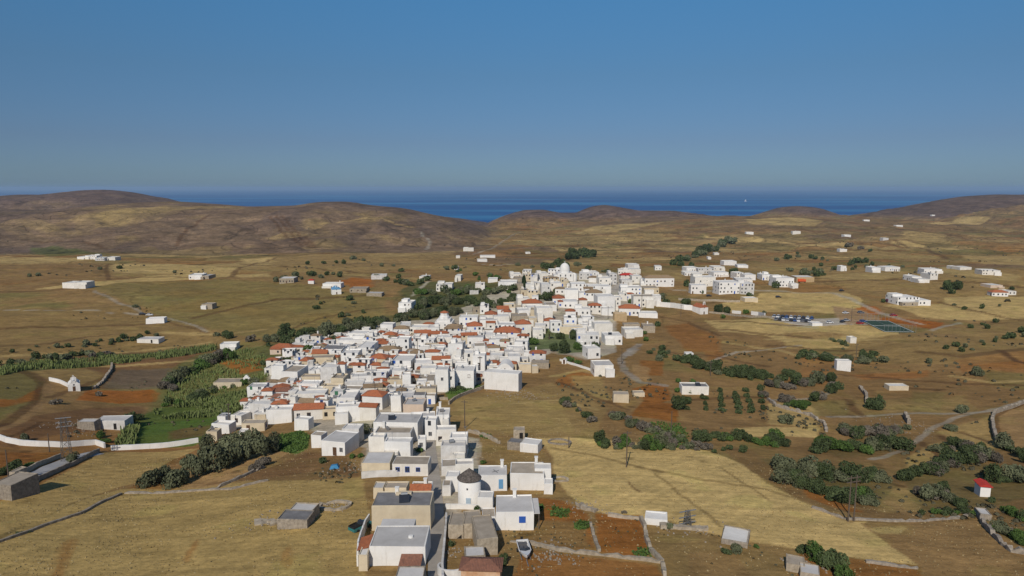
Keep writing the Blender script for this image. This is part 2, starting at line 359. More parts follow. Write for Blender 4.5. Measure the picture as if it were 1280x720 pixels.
TRACKS = [ # colour, width m, points : beaten earth tracks and verges
 (PALE*.6,2,[(-40,386),(60,388),(140,391),(175,393)]),
 (PALE*.55,2,[(205,397),(240,406),(258,415)]),
 (PALE*.7,3,[(960,404),(1000,408),(1020,410)]),
 (PALE*.62,5,[(840,362),(900,364),(960,363),(1040,366),(1060,372),(1085,384),(1110,394),(1150,405)]),
 (PALE*.6,3,[(590,318),(610,312),(635,298),(650,290)]),
 (PALE*.75,3.5,[(600,330),(625,332),(640,330)]),
 (GREY*.62,3,[(800,430),(785,440),(775,450),(782,465),(800,478),(830,482)]),
 (GREY*.8,5,[(784,444),(793,436)]),
 (PALE*.5,1.8,[(1088,574),(1110,570),(1140,555),(1165,535),(1200,520),(1240,512),(1290,498)]),
 (PALE*.5,1.6,[(960,500),(1020,498),(1040,490)]),
 (PALE*.6,2.0,[(890,452),(920,440),(960,437),(1000,432)]),
 (DRY*.85,1.4,[(690,560),(740,568),(800,584),(830,590),(880,600),(960,612),(1060,645)]),
 (DRY*.75,.8,[(820,592),(850,618),(880,640),(900,658)]),
 (DKBR,.6,[(786,602),(800,615)]),
 (DRY*.75,.7,[(900,585),(940,610),(960,625)]),
 (DKBR*.8,1.6,[(20,560),(-40,520)]),
 (DKBR*.6,5,[(-40,545),(20,522),(50,500),(56,480),(40,468),(20,463)]),
 (TAN*.7,3,[(-40,555),(30,525),(58,500),(60,480)]),
 (DKBR*.55,1.5,[(-40,560),(30,540),(50,528)]),
 (PALE*.7,3,[(515,370),(525,360),(535,352)]),
 (DKBR*.6,2.5,[(1245,545),(1243,520),(1250,515),(1290,500)]),
 (DKBR*.6,2,[(1255,440),(1270,452),(1290,458)]),
 (DKBR*.6,1.5,[(1190,548),(1215,565)]),
 (DKBR*.6,1.5,[(1160,560),(1185,578)]),
 (TAN*.7,3,[(1160,650),(1130,640),(1110,628)]),
]
DK = DKBR*.72; LT = STRAW*.78; LG = PALE*.5
TRACKS += [(DK,3,[(-40,433),(60,430),(110,421),(150,417)]),(DK,3,[(330,424),(400,398),(440,390),(485,384)]),(LG,2.5,[(118,364),(150,380),(178,393)]),(DK,2,[(205,402),(262,417)]),
 (DK,4,[(134,330),(133,338),(136,350)]),(DK,8,[(150,348),(215,346),(290,346)]),(DK,6,[(288,346),(300,334),(345,322)]),(DK,8,[(-40,364),(60,363),(115,359)]),(DK,7,[(-40,332),(100,329),(140,330)]),
 (DK,5,[(240,398),(330,378),(345,374)]),(DK,6,[(-40,410),(80,409),(200,404)]),(LT,4,[(-40,447),(100,441),(260,428)]),(DK,9,[(345,375),(420,372),(470,368)]),(LT,6,[(205,415),(270,418),(330,412)]),
 (LT,4,[(0,452),(150,458),(270,447)]),(DK,3,[(60,497),(90,487),(135,470)]),(DK,9,[(300,330),(400,336),(480,343)]),(LT,9,[(430,343),(480,347),(540,350)]),
 (DK,10,[(30,300),(110,304),(150,312)]),(DK,9,[(345,270),(365,292),(388,310)]),(DK,9,[(352,270),(373,292),(394,310)]),(DK,9,[(338,272),(356,292),(378,308)]),(LT,10,[(400,280),(460,272),(520,285)]),(LG,8,[(527,290),(537,302),(533,312)]),(DK,9,[(220,308),(235,285),(260,270)]),
 (DK,4,[(1175,378),(1215,388),(1290,402)]),(DK,5,[(895,402),(950,404),(1000,407)]),(DK,5,[(900,412),(960,418),(1010,422)]),(LT,5,[(960,424),(1040,427),(1100,424)]),(DK,4,[(960,432),(1030,438),(1090,437)]),(DK,10,[(1118,300),(1160,312),(1185,324)]),
 (DK,12,[(1090,285),(1180,292),(1290,298)]),(LT,12,[(930,300),(990,304),(1000,306)]),(DK,8,[(900,345),(960,350),(1040,349)]),(DK,9,[(1020,352),(1120,349),(1200,352),(1290,360)]),(DK,9,[(640,318),(740,312),(850,314)]),(LT,10,[(660,306),(760,298),(860,298)]),
 (DK,3,[(1050,468),(1120,474),(1290,482)]),(DK,2.5,[(1136,485),(1180,487)]),(LG,2,[(1035,521),(1130,517),(1240,514)]),(DK,2,[(1175,545),(1212,566)]),(DK,2,[(1150,553),(1190,580)]),(DK,2,[(1200,540),(1235,552)]),(DK,3,[(850,500),(955,497)]),
 (LT,2,[(640,505),(700,500),(745,512)]),(DK,2,[(700,478),(745,498),(785,512)]),(LT,3,[(690,470),(730,463),(770,470)]),(DK,3,[(830,440),(900,446),(960,458)]),(LT,4,[(905,428),(960,436),(1000,445)]),(DK,5,[(1150,440),(1200,446),(1290,436)]),(DK,4,[(1250,438),(1272,452),(1290,456)]),
 (LT,3,[(1190,470),(1240,478),(1290,476)]),(LG,3,[(1165,413),(1180,408),(1200,404)]),(DK,3,[(1060,500),(1068,512),(1078,520)]),(DK,3,[(820,395),(860,402),(900,420)])]
def inpoly(x, y, P):
    c = np.zeros(x.shape, bool); n = len(P)
    for i in range(n):
        x1, y1 = P[i]; x2, y2 = P[(i+1) % n]
        if y1 == y2: continue
        k = ((y1 > y) != (y2 > y)) & (x < (x2-x1)*(y-y1)/(y2-y1)+x1)
        c ^= k
    return c
def ground_colour(x, y):
    n1 = fbm(x, y, 300, 1); n2 = fbm(x, y, 60, 5); n3 = fbm(x, y, 9, 9); n4 = fbm(x, y, 2.2, 13, 3)
    z = H(x, y)-CAMZ
    mixf = np.clip((n1-.38)*4, 0, 1)[:, None]; col = DRY*(1-mixf)+BROWN*mixf
    k = np.clip((n2-.55)*5, 0, .8)[:, None]; col = col*(1-k)+OLIVE*k
    k = np.clip((fbm(x, y, 90, 21)-.62)*5, 0, .4)[:, None]; col = col*(1-k)+RED*k
    # far plots: warped cells, each with the colour of its crop or fallow
    wx = x+18*sn(x, y, 170, 4)+0.25*y; wy = y*0.62+14*sn(x, y, 120, 8)
    cw = 150.0; ix = np.floor(wx/cw+0.5*np.floor(wy/60.0)).astype(np.int64); iy = np.floor(wy/60.0).astype(np.int64)
    hh = ((ix*73856093 ^ iy*19349663) & 0x7fffffff) % 1000/1000.0
    far = np.clip((y-650)/250, 0, 1)*np.clip((2700-y)/700, 0, 1)
    for lo, hi, c, s in ((0,.16,STRAW*.72,.75),(.16,.3,GOLD*.8,.7),(.3,.42,RED*.95,.3),(.42,.58,OLIVE*.95,.55),(.58,.7,MAUVE,.6)):
        k = (s*far*((hh >= lo) & (hh < hi)))[:, None]; col = col*(1-k)+c*k
    fx = wx/cw+0.5*np.floor(wy/60.0); fx = np.abs(fx-np.floor(fx)-.5); fy = np.abs(wy/60.0-np.floor(wy/60.0)-.5)
    ed = np.clip((np.maximum(fx*cw, fy*60*1.0)-np.where(fx*cw > fy*60, cw/2-2.5, 27.5))/2.0, 0, 1)*far*.55
    col = col*(1-ed[:, None])+DKBR*.75*ed[:, None]
    # heath on the hills, with haze painted into the back ones
    hill = np.clip((y-1500)/500+.6*(n1-.5), 0, 1)*np.clip((z+168)/38, 0, 1)
    hill = np.maximum(hill, np.clip((y-2900)/500, 0, 1)*np.clip((z+170)/30, 0, 1))
    mid = (x > -60)&(y < 2700+.35*np.abs(x-300)*(x > 300))
    hill = np.where(mid, hill*.3, hill)
    wl = np.clip((-40+60*(n2-.5)*2-x)/120, 0, 1); hill = hill*(1-wl)+wl*np.clip((y-1440+160*(n1-.5))/110, 0, 1)
    bk = np.clip((y-3050)/250, 0, 1)[:, None]; hc = alb(98,81,64)*(1-bk)+alb(84,70,64)*bk  # back hills darker and more purple: distance haze put into their colour
    k = (hill*.92)[:, None]; col = col*(1-k)+hc*k
    k = (hill*(1-bk[:,0]*.8)*np.clip((fbm(x, y, 130, 31)-.55)*5, 0, .55))[:, None]; col = col*(1-k)+STRAW*.5*k
    k = (hill*np.clip((fbm(x, y*.7, 210, 41)-.5)*5, 0, .75))[:, None]; col = col*(1-k)+alb(84,70,60)*k
    stripe = np.zeros(x.shape)
    for c, s, e, P in FIELDS:
        W = [G(*p) for p in P]
        xs = [p[0] for p in W]; ys = [p[1] for p in W]
        dist = np.mean(ys)
        m = (x > min(xs)-8*e)&(x < max(xs)+8*e)&(y > min(ys)-8*e)&(y < max(ys)+8*e)
        if not m.any(): continue
        xm, ym = x[m], y[m]; ee = e*max(.6, min(2.2, dist/400.))
        a = np.zeros(xm.shape)
        for q in range(3):
            jx = ee*1.4*(fbm(xm, ym, 7*ee, 50+q)-.5)*2; jy = ee*1.4*(fbm(xm, ym, 7*ee, 60+q)-.5)*2
            a += inpoly(xm+jx+(q-1)*.3*ee, ym+jy+(q-1)*.4*ee, W)/3.0
        if dist < 330 and (c is GOLD or c is TAN_ or np.allclose(c, STRAW)): stripe[m] = np.maximum(stripe[m], a)
        a = (a*s)[:, None]; col[m] = col[m]*(1-a)+np.array(c)*a
    for c, wd, P in TRACKS:
        W = [G(*p) for p in P]
        xs = [p[0] for p in W]; ys = [p[1] for p in W]; dist = np.mean(ys); wd = (wd*.66+dist*.0009)*(1 if c is not PALE else 1)
        m = (x > min(xs)-12)&(x < max(xs)+12)&(y > min(ys)-12)&(y < max(ys)+12)
        xm = x[m]+.5*sn(x[m], y[m], 12, 3); ym = y[m]; dd = np.full(xm.shape, 1e9)
        for (a, b), (c2, d2) in zip(W[:-1], W[1:]):
            vx, vy = c2-a, d2-b; t = np.clip(((xm-a)*vx+(ym-b)*vy)/(vx*vx+vy*vy+1e-9), 0, 1)
            dd = np.minimum(dd, np.hypot(xm-a-t*vx, ym-b-t*vy))
        k = (np.clip(1-(dd-wd*.5)/(wd*.3), 0, 1)*.66)[:, None]; col[m] = col[m]*(1-k)+np.array(c)*k
    ph = (x*.80-y*.6+5*sn(x, y, 60, 2.2)+9*sn(x, y, 210, .7))/2.7
    col = col*(1+.05*stripe*(.4+.9*n2)*np.sin(6.2832*ph))[:, None]
    # wear: lighter and darker patches that stay where they are
    v = .80+.28*n3+.18*n4-.03
    v = v*(.93+.14*n2)
    col = col*v[:, None]
    g = np.clip((n3-.6)*4, 0, .35)*(y < 900); col = col*(1-g[:, None])+(col*np.array([.8,.95,.75]))*g[:, None]
    return np.clip(col, 0, 1)

# ---------------------------------------------------------------- the ground sheet
ys = [12.0]
while ys[-1] < 6600: ys.append(ys[-1]+min(12.0, max(.42, ys[-1]**2/68000*1.15)))
ys = np.array(ys); us = np.linspace(-1.15, 1.15, 860)
YY = np.repeat(ys, len(us)); XX = np.tile(us, len(ys))*(YY+40)
ZZ = H(XX, YY)
NR, NC = len(ys), len(us)
print('ground', NR, NC)
me = bpy.data.meshes.new('ground')
me.vertices.add(NR*NC); me.vertices.foreach_set('co', np.stack([XX, YY, ZZ], 1).ravel())
i = np.arange(NR-1)[:, None]*NC+np.arange(NC-1)[None, :]
q = np.stack([i, i+1, i+NC+1, i+NC], -1).reshape(-1, 4)
me.loops.add(q.size); me.loops.foreach_set('vertex_index', q.ravel())
me.polygons.add(len(q)); me.polygons.foreach_set('loop_start', np.arange(0, q.size, 4)); me.polygons.foreach_set('loop_total', np.full(len(q), 4))
me.update(calc_edges=True)
me.polygons.foreach_set('use_smooth', np.ones(len(q), bool))
ca = me.color_attributes.new('soil', 'FLOAT_COLOR', 'POINT')
cc = ground_colour(XX, YY); ca.data.foreach_set('color', np.concatenate([cc, np.ones((len(cc), 1))], 1).ravel())
gm = bpy.data.materials.new('dry_ground'); gm.use_nodes = True; t = gm.node_tree; N = t.nodes; L = t.links
b = N['Principled BSDF']; b.inputs['Roughness'].default_value = 1; b.inputs['Specular IOR Level'].default_value = .05
at = N.new('ShaderNodeAttribute'); at.attribute_name = 'soil'
geo = N.new('ShaderNodeNewGeometry')
def noise(scale, det=5, rough=.6, vec=None):
    n = N.new('ShaderNodeTexNoise'); n.inputs['Scale'].default_value = scale; n.inputs['Detail'].default_value = det; n.inputs['Roughness'].default_value = rough
    L.new(vec if vec else geo.outputs['Position'], n.inputs['Vector']); return n.outputs[0]
def mrange(v, a, b_, c, d):
    n = N.new('ShaderNodeMapRange'); L.new(v, n.inputs[0]); n.inputs[1].default_value = a; n.inputs[2].default_value = b_; n.inputs[3].default_value = c; n.inputs[4].default_value = d; return n.outputs[0]
def mul(a, b_):
    n = N.new('ShaderNodeMath'); n.operation = 'MULTIPLY'; L.new(a, n.inputs[0]); L.new(b_, n.inputs[1]); return n.outputs[0]
f1 = mrange(noise(.9, 6, .8), .3, .7, .76, 1.22)
f2 = mrange(noise(.12, 6, .7), .3, .7, .86, 1.14)
# plough and harvest lines
mp = N.new('ShaderNodeMapping'); mp.inputs['Rotation'].default_value = (0, 0, R(-62)); mp.inputs['Scale'].default_value = (.05, .8, .2); L.new(geo.outputs['Position'], mp.inputs[0])
f3 = mrange(noise(1.0, 4, .65, mp.outputs[0]), .3, .7, .80, 1.19)
# small dry shrubs and tufts: dark specks
vr = N.new('ShaderNodeTexVoronoi'); vr.inputs['Scale'].default_value = .16; L.new(geo.outputs['Position'], vr.inputs['Vector'])
spk = mrange(vr.outputs['Distance'], .14, .3, .62, 1.0)
vm = mrange(noise(.03, 3, .5), .45, .6, 0, 1)
mxs = N.new('ShaderNodeMix'); mxs.data_type = 'FLOAT'; L.new(vm, mxs.inputs[0]); mxs.inputs[2].default_value = 1; L.new(spk, mxs.inputs[3])
# terrace walls that follow the contours on the far slopes
sx = N.new('ShaderNodeSeparateXYZ'); L.new(geo.outputs['Position'], sx.inputs[0])
nz = noise(.02, 3, .5)
ad = N.new('ShaderNodeMath'); ad.operation = 'MULTIPLY_ADD'; L.new(nz, ad.inputs[0]); ad.inputs[1].default_value = 6; L.new(sx.outputs[2], ad.inputs[2])
fr = N.new('ShaderNodeMath'); fr.operation = 'PINGPONG'; L.new(ad.outputs[0], fr.inputs[0]); fr.inputs[1].default_value = 4.5
tl = mrange(fr.outputs[0], .0, .9, .62, 1.0)
fr2 = N.new('ShaderNodeMath'); fr2.operation = 'PINGPONG'; L.new(ad.outputs[0], fr2.inputs[0]); fr2.inputs[1].default_value = 1.5
f7v = mrange(fr2.outputs[0], .0, .16, .66, 1.0); f7m = mul(mul(mrange(noise(.011, 3, .5), .48, .56, 0, 1), mrange(sx.outputs[1], 260, 340, 0, 1)), mrange(sx.outputs[1], 900, 1200, 1, 0))
tm = mul(mrange(noise(.006, 3, .5), .42, .55, 0, 1), mrange(sx.outputs[1], 700, 1300, 0, 1))
mxt = N.new('ShaderNodeMix'); mxt.data_type = 'FLOAT'; L.new(tm, mxt.inputs[0]); mxt.inputs[2].default_value = 1; L.new(tl, mxt.inputs[3])
farm = mrange(sx.outputs[1], 700, 1500, 0, 1)
def mixf(fac, v):
    n = N.new('ShaderNodeMix'); n.data_type = 'FLOAT'; L.new(fac, n.inputs[0]); n.inputs[2].default_value = 1; L.new(v, n.inputs[3]); return n.outputs[0]
mpf = N.new('ShaderNodeMapping'); mpf.inputs['Scale'].default_value = (.6, .35, 1.6); L.new(geo.outputs['Position'], mpf.inputs[0])
f4 = mixf(farm, mul(mrange(noise(.03, 6, .72, mpf.outputs[0]), .32, .68, .66, 1.3), mrange(noise(.008, 4, .6), .35, .65, .82, 1.15)))
near_ = mrange(sx.outputs[1], 150, 500, 1, 0)
f5 = mixf(mrange(sx.outputs[1], 200, 900, .3, 1), mrange(noise(.06, 6, .75), .32, .68, .76, 1.22))
# field walls on the far land
mpw = N.new('ShaderNodeMapping'); mpw.inputs['Scale'].default_value = (.008, .013, .0); mpw.inputs['Rotation'].default_value = (0, 0, .35); L.new(geo.outputs['Position'], mpw.inputs[0])
wn = N.new('ShaderNodeTexNoise'); wn.inputs['Scale'].default_value = .006; L.new(geo.outputs['Position'], wn.inputs['Vector'])
wa = N.new('ShaderNodeVectorMath'); wa.operation = 'MULTIPLY_ADD'; L.new(wn.outputs['Color'], wa.inputs[0]); wa.inputs[1].default_value = (1.6, 1.6, 0); L.new(mpw.outputs[0], wa.inputs[2])
ve = N.new('ShaderNodeTexVoronoi'); ve.feature = 'DISTANCE_TO_EDGE'; ve.inputs['Scale'].default_value = 1; L.new(wa.outputs[0], ve.inputs['Vector'])
f6 = mixf(mul(mrange(sx.outputs[1], 500, 900, 0, 1), mrange(noise(.004, 2, .5), .38, .52, 0, 1)), mrange(ve.outputs['Distance'], .008, .022, .60, 1.0))
f1 = mul(mul(f1, f6), mixf(f7m, f7v))
tot = mul(mul(mul(mul(f1, f2), mul(f4, f5)), f3), mul(mxs.outputs[0], mxt.outputs[0]))
sc = N.new('ShaderNodeVectorMath'); sc.operation = 'SCALE'; L.new(at.outputs['Color'], sc.inputs[0]); L.new(tot, sc.inputs['Scale'])
L.new(sc.outputs[0], b.inputs['Base Color'])
bp = N.new('ShaderNodeBump'); bp.inputs['Strength'].default_value = .5; bp.inputs['Distance'].default_value = .5; L.new(noise(.7, 5, .7), bp.inputs['Height']); L.new(bp.outputs[0], b.inputs['Normal'])
me.materials.append(gm)
ground = struct(obj('ground', me))
ground['label'] = 'dry brown and straw coloured farmland with hills behind'

# ---------------------------------------------------------------- the sea
sm = bpy.data.materials.new('sea_water'); sm.use_nodes = True; t = sm.node_tree; N = t.nodes; L = t.links
b = N['Principled BSDF']; b.inputs['Roughness'].default_value = .5; b.inputs['IOR'].default_value = 1.33; b.inputs['Specular IOR Level'].default_value = .3
geo = N.new('ShaderNodeNewGeometry')
mp = N.new('ShaderNodeMapping'); mp.inputs['Scale'].default_value = (.00012, .0006, 1); mp.inputs['Rotation'].default_value = (0,0,R(4)); L.new(geo.outputs['Position'], mp.inputs[0])
n = N.new('ShaderNodeTexNoise'); n.inputs['Scale'].default_value = 1.0; n.inputs['Detail'].default_value = 5; L.new(mp.outputs[0], n.inputs['Vector'])
rp = N.new('ShaderNodeValToRGB'); L.new(n.outputs[0], rp.inputs[0])
rp.color_ramp.elements[0].position = .46; rp.color_ramp.elements[0].color = (.002, .068, .235, 1)
rp.color_ramp.elements[1].position = .62; rp.color_ramp.elements[1].color = (.03, .19, .38, 1)
L.new(rp.outputs[0], b.inputs['Base Color'])
n2 = N.new('ShaderNodeTexNoise'); n2.inputs['Scale'].default_value = .08; n2.inputs['Detail'].default_value = 4; L.new(geo.outputs['Position'], n2.inputs['Vector'])
bp = N.new('ShaderNodeBump'); bp.inputs['Strength'].default_value = .3; bp.inputs['Distance'].default_value = 1; L.new(n2.outputs[0], bp.inputs['Height']); L.new(bp.outputs[0], b.inputs['Normal'])
W_ = 118000
me = mesh('sea', [(-W_,-3000,0),(W_,-3000,0),(W_,W_,0),(-W_,W_,0)], [(0,1,2,3)], [sm])
sea = struct(obj('sea', me)); sea['label'] = 'deep blue sea behind the hills'

# ---------------------------------------------------------------- haze
hm = bpy.data.materials.new('haze_air'); hm.use_nodes = True; t = hm.node_tree; t.nodes.clear()
o_ = t.nodes.new('ShaderNodeOutputMaterial'); v_ = t.nodes.new('ShaderNodeVolumePrincipled')
v_.inputs['Color'].default_value = (.50, .72, 1.0, 1); v_.inputs['Density'].default_value = 3.0e-5; v_.inputs['Anisotropy'].default_value = 0.0
t.links.new(v_.outputs[0], o_.inputs['Volume'])
mb = MB().box(-W_-500, W_+500, -3500, W_+500, -130, 340)
hz = stuff(obj('haze', mb.mesh('haze', [hm])), 'thin pale haze over the hills and the sea', 'haze')

# ---------------------------------------------------------------- materials of built things
WHITE = mat('whitewash', (.80,.78,.745), .85, .05, .35, col2=(.70,.675,.63), bump=.15, objvar=.06)
WHITE2 = mat('whitewash_warm', (.78,.745,.68), .88, .06, .4, col2=(.64,.60,.53), bump=.15, objvar=.08)
WHITE3 = mat('whitewash_old', (.70,.68,.65), .9, .1, .5, col2=(.48,.455,.42), bump=.25, objvar=.1)
CREAM = mat('cream_render', (.66,.56,.40), .9, .08, .4, col2=(.52,.43,.30), bump=.2, objvar=.12)
PINK = mat('pinkish_render', (.62,.49,.38), .9, .08, .5, bump=.2)
OCHRE = mat('ochre_render', (.50,.36,.20), .9, .12, .6, bump=.2, objvar=.1)
STONE = mat('rubble_stone', (.36,.31,.245), .95, .3, 1.6, col2=(.17,.14,.11), bump=.8, bscale=3, objvar=.15)
LSTONE = mat('pale_stone', (.44,.375,.285), .95, .2, 1.3, col2=(.24,.195,.14), bump=.7, bscale=3, objvar=.12)
RSTONE = mat('rusty_render', (.60,.42,.28), .9, .3, .7, col2=(.42,.20,.09), bump=.3)
CONC = mat('grey_concrete_roof', (.57,.55,.525), .9, .08, .3, col2=(.44,.42,.395), bump=.15, objvar=.14)
WROOF = mat('white_roof', (.76,.735,.69), .9, .06, .3, col2=(.60,.575,.53), bump=.15, objvar=.12)
DROOF = mat('dark_grey_roof', (.23,.225,.225), .9, .15, .5, col2=(.14,.135,.135), bump=.2, objvar=.15)
EROOF = mat('earth_roof', (.42,.36,.285), .95, .15, .5, col2=(.29,.245,.19), bump=.4, objvar=.15)
def tilemat(name, c, c2, ov=.15):
    m = mat(name, c, .85, .2, 2.2, col2=c2, objvar=ov)
    t = m.node_tree; N = t.nodes; L = t.links; b = N['Principled BSDF']
    tc = N.new('ShaderNodeTexCoord'); wv = N.new('ShaderNodeTexWave'); wv.bands_direction = 'X'; wv.inputs['Scale'].default_value = 1.4; wv.inputs['Distortion'].default_value = .6
    L.new(tc.outputs['Object'], wv.inputs['Vector']); bp = N.new('ShaderNodeBump'); bp.inputs['Strength'].default_value = .7; bp.inputs['Distance'].default_value = .08
    L.new(wv.outputs[0], bp.inputs['Height']); L.new(bp.outputs[0], b.inputs['Normal']); return m
TILE = tilemat('orange_roof_tiles', (.46,.155,.065), (.30,.10,.05))
TILEB = tilemat('faded_tan_tiles', (.34,.235,.135), (.22,.155,.095))
TILER = tilemat('red_painted_tiles', (.55,.05,.035), (.42,.04,.03), .05)
TILEO = tilemat('old_rusty_tiles', (.30,.135,.085), (.17,.085,.06))
DARK = mat('dark_glass', (.035,.04,.05), .15, .1, 2, spec=.5)
BLUE = mat('blue_paint', (.035,.11,.42), .5, .05, 2)
LBLUE = mat('light_blue_paint', (.14,.32,.52), .6, .05, 2)
BRN = mat('brown_wood', (.12,.065,.035), .7, .2, 3)
REDP = mat('red_paint', (.42,.04,.03), .5, .1, 3)
GRN = mat('green_paint', (.05,.17,.09), .6, .1, 3)
BLACK = mat('opening_shade_and_black', (.02,.018,.016), .95, .1, 2)  # paints the shade inside open doorways and windows; also plain black parts
MET = mat('grey_metal', (.34,.35,.36), .5, .1, 2, metal=.5)
WOOD = mat('weathered_pole_wood', (.13,.10,.075), .9, .2, 2)
ASPH = mat('worn_road_concrete', (.40,.36,.31), .95, .12, .35, col2=(.29,.26,.22), bump=.2, coord='World')

# shared window and door meshes : front face looks along -y, one unit wide and high
def frame_mesh(name, mt):
    b = MB(); b.box(-.5,.5,-.05,.02,-.5,-.42).box(-.5,.5,-.05,.02,.42,.5).box(-.5,-.42,-.05,.02,-.42,.42).box(.42,.5,-.05,.02,-.42,.42).box(-.03,.03,-.045,.02,-.42,.42)
    return b.mesh(name, [mt])
FR = {k: frame_mesh('window', m) for k, m in (('w', WHITE), ('b', BLUE), ('l', LBLUE), ('n', BRN), ('r', REDP), ('g', GRN))}
PANE = MB().box(-.42,.42,-.02,.015,-.42,.42).mesh('pane', [DARK])
def flatwin(mt): return MB().box(-.5,.5,-.05,.02,-.5,.5).mesh('window', [mt])
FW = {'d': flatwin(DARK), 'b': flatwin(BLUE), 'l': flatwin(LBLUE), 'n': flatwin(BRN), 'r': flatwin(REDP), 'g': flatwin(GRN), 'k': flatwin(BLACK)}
def doormesh(mt):
    b = MB(); b.box(-.5,.5,-.05,.02,0,1); b.box(-.4,.4,-.07,-.05,.08,.45).box(-.4,.4,-.07,-.05,.53,.92); return b.mesh('door', [mt])
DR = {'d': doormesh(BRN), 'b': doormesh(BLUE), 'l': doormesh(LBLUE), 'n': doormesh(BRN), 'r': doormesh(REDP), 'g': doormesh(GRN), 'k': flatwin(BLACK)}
CHIM = MB().box(-.3,.3,-.3,.3,0,1.1).box(-.38,.38,-.38,.38,1.1,1.22).mesh('chimney', [WHITE])
_tank = MB(); _tank.tube((-.6,0,1.0),(.6,0,1.0),.26,n=9)
_tank.add([(-.9,-1.6,.1),(.9,-1.6,.1),(.9,-.1,1.0),(-.9,-.1,1.0),(-.9,-1.55,.04),(.9,-1.55,.04),(.9,-.05,.94),(-.9,-.05,.94)], [(0,1,2,3),(7,6,5,4),(0,4,5,1),(2,6,7,3)], 1)
for sx_ in (-.55,.55): _tank.box(sx_-.03,sx_+.03,-.05,.05,0,.9)
SOLAR = _tank.mesh('solar_heater', [MET, DARK])

for m_ in (WHITE, WHITE2, WHITE3, CREAM):
    t = m_.node_tree; N = t.nodes; L = t.links; b = N['Principled BSDF']; src = b.inputs['Base Color'].links[0].from_socket
    tc = N.new('ShaderNodeTexCoord'); mp = N.new('ShaderNodeMapping'); mp.inputs['Scale'].default_value = (1.6, 1.6, .28); L.new(tc.outputs['Object'], mp.inputs[0])
    n_ = N.new('ShaderNodeTexNoise'); n_.inputs['Scale'].default_value = 1; n_.inputs['Detail'].default_value = 5; n_.inputs['Roughness'].default_value = .7; L.new(mp.outputs[0], n_.inputs['Vector'])
    r_ = N.new('ShaderNodeMapRange'); r_.inputs[1].default_value = .56; r_.inputs[2].default_value = .78; r_.inputs[3].default_value = 0; r_.inputs[4].default_value = .55; L.new(n_.outputs[0], r_.inputs[0])
    x_ = N.new('ShaderNodeMix'); x_.data_type = 'RGBA'; L.new(r_.outputs[0], x_.inputs[0]); L.new(src, x_.inputs[6]); x_.inputs[7].default_value = (.42, .38, .32, 1); L.new(x_.outputs[2], b.inputs['Base Color'])
HOUSES = []
def jit(b, rr, a=.055): b.v = [(x+rr.gauss(0,a), y+rr.gauss(0,a), z+rr.gauss(0,a)*.8) for x, y, z in b.v]
def ring(b, x0, x1, y0, y1, z0, z1, th, dz, m=0):
    o = [(x0,y0),(x1,y0),(x1,y1),(x0,y1)]; i_ = [(x0+th,y0+th),(x1-th,y0+th),(x1-th,y1-th),(x0+th,y1-th)]
    v = [(x,y,z0) for x,y in o]+[(x,y,z1) for x,y in o]+[(x,y,z1) for x,y in i_]+[(x,y,z1-dz) for x,y in i_]
    f = []
    for k in range(4):
        j = (k+1) % 4; f += [(k,j,4+j,4+k),(4+k,4+j,8+j,8+k),(8+k,8+j,12+j,12+k)]
    b.add(v, f, m)
def hip(b, x0, x1, y0, y1, z, rise, ov=.3, m=0, gable=False, along=None):
    x0 -= ov; x1 += ov; y0 -= ov; y1 += ov; w_, d_ = x1-x0, y1-y0; t_ = .12
    ax = (w_ >= d_) if along is None else (along == 'x')
    if ax:
        k = 0 if gable else min(w_/2-.05, d_/2); A = (x0+k,(y0+y1)/2); B = (x1-k,(y0+y1)/2)
        q = [(0,1,5,4),(1,2,5),(2,3,4,5),(3,0,4)]
    else:
        k = 0 if gable else min(d_/2-.05, w_/2); A = ((x0+x1)/2,y0+k); B = ((x0+x1)/2,y1-k)
        q = [(0,1,4),(1,2,5,4),(2,3,5),(3,0,4,5)]
    v = [(x0,y0,z),(x1,y0,z),(x1,y1,z),(x0,y1,z),(*A,z+rise),(*B,z+rise)]
    n = len(v); v2 = [(x,y,zz-t_) for x,y,zz in v]
    f = list(q)+[(0+n,3+n,2+n,1+n)]+[(k_,k_+n,(k_+1)%4+n,(k_+1)%4) for k_ in range(4)]
    b.add(v+v2[:4]+[(0,0,z)]*0, [tuple(i_ if i_ < 6 else i_ for i_ in g) for g in f], m)

